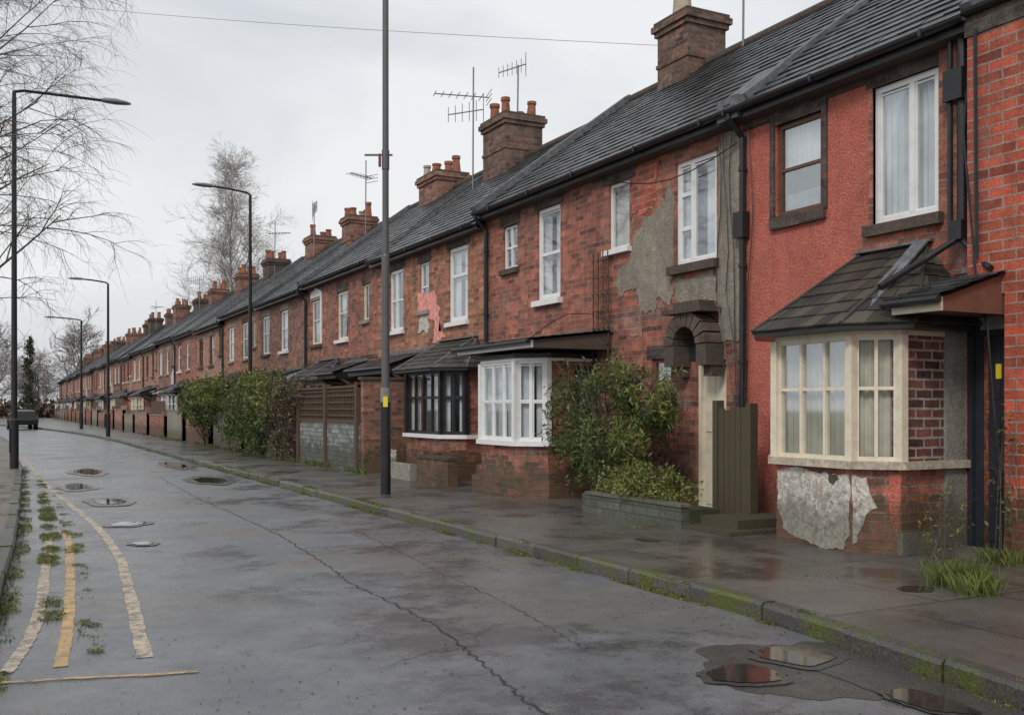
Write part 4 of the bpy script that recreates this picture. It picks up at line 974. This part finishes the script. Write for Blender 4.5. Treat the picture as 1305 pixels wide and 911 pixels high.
# ---------------------------------------------------------------- parked car, far down the road
def car(x, y, ang):
    p = empty('parked_car'); mb = MB()
    prof = [(-2.0, .35), (-2.05, .7), (-1.9, .95), (-1.6, 1.0), (-1.25, 1.35), (-.9, 1.45), (.2, 1.47), (.6, 1.35), (1.05, .98), (1.8, .85), (2.0, .65), (2.02, .35)]
    w = [.80, .82, .84, .84, .70, .66, .66, .70, .84, .82, .78, .76]; n = len(prof)
    A = [(-w[i], q[0], q[1]) for i, q in enumerate(prof)]; B = [(w[i], q[0], q[1]) for i, q in enumerate(prof)]
    for i in range(n - 1):
        mb.face([A[i], A[i + 1], B[i + 1], B[i]], 'rubber' if i in (3, 7) else 'car_paint')
    mb.face(A, 'car_paint'); mb.face(B, 'car_paint')
    for sx in (-1, 1):
        mb.face([(sx * .80, -1.35, 1.0), (sx * .72, -1.1, 1.33), (sx * .70, .4, 1.36), (sx * .82, .85, 1.0)], 'rubber')
        for wy in (-1.25, 1.25): mb.tube([(sx * .62, wy, .32), (sx * .86, wy, .32)], .32, 'rubber', 18); mb.tube([(sx * .86, wy, .32), (sx * .875, wy, .32)], .2, 'aluminium', 14)
        mb.box(Fr((0, 0), (1, 0)), sx * .72 - .12, sx * .72 + .1, .66, .78, -2.0, -1.93, 'rust')
    mb.build('body', p); p.location = (x, y, .0); p.rotation_euler = (0, 0, ang)
car(1.9, 84, .12)

# ---------------------------------------------------------------- light, sky, camera
w = bpy.data.worlds.new('World'); scene.world = w; w.use_nodes = True; nt = w.node_tree; nt.nodes.clear()
o = nt.nodes.new('ShaderNodeOutputWorld'); bg = nt.nodes.new('ShaderNodeBackground'); sky = nt.nodes.new('ShaderNodeTexSky')
sky.sky_type = 'NISHITA'; sky.sun_disc = False; sky.sun_elevation = math.radians(39); sky.sun_rotation = math.radians(234); sky.air_density = 1.5; sky.dust_density = 4
tc = nt.nodes.new('ShaderNodeTexCoord'); mp = nt.nodes.new('ShaderNodeMapping'); mp.inputs['Scale'].default_value = (1, 1, 2.6)
nt.links.new(tc.outputs['Generated'], mp.inputs['Vector'])
ns = nt.nodes.new('ShaderNodeTexNoise'); ns.inputs['Scale'].default_value = 1.7; ns.inputs['Detail'].default_value = 6; ns.inputs['Roughness'].default_value = .5; ns.inputs['Distortion'].default_value = .5
nt.links.new(mp.outputs[0], ns.inputs['Vector'])
cr = nt.nodes.new('ShaderNodeValToRGB'); cr.color_ramp.elements[0].position = .36; cr.color_ramp.elements[0].color = (.57, .61, .655, 1); cr.color_ramp.elements[1].position = .62; cr.color_ramp.elements[1].color = (.86, .87, .885, 1)
nt.links.new(ns.outputs['Fac'], cr.inputs[0])
ml = nt.nodes.new('ShaderNodeVectorMath'); ml.operation = 'SCALE'; ml.inputs['Scale'].default_value = 10.0; nt.links.new(cr.outputs[0], ml.inputs[0])
mx = nt.nodes.new('ShaderNodeMix'); mx.data_type = 'RGBA'; mx.inputs[0].default_value = .93; nt.links.new(sky.outputs[0], mx.inputs[6]); nt.links.new(ml.outputs[0], mx.inputs[7])
nt.links.new(mx.outputs[2], bg.inputs['Color']); bg.inputs['Strength'].default_value = .105; nt.links.new(bg.outputs[0], o.inputs[0])
sl = bpy.data.lights.new('sun', 'SUN'); sl.energy = 1.45; sl.angle = math.radians(14); sl.color = (1, .97, .93)
so = bpy.data.objects.new('sun', sl); scene.collection.objects.link(so)
d = V((-.75, -.55, .75)); so.rotation_euler = d.to_track_quat('Z', 'Y').to_euler()
cam = bpy.data.cameras.new('camera'); co = bpy.data.objects.new('camera', cam); scene.collection.objects.link(co)
cam.lens = 35; cam.sensor_width = 36; cam.shift_y = .0494; cam.clip_end = 1500; cam.clip_start = .05
co.location = (0, 0, 1.6); co.rotation_euler = (math.radians(90), 0, math.radians(-27.5)); scene.camera = co
scene.view_settings.view_transform = 'Standard'; scene.view_settings.look = 'None'; scene.view_settings.exposure = 0
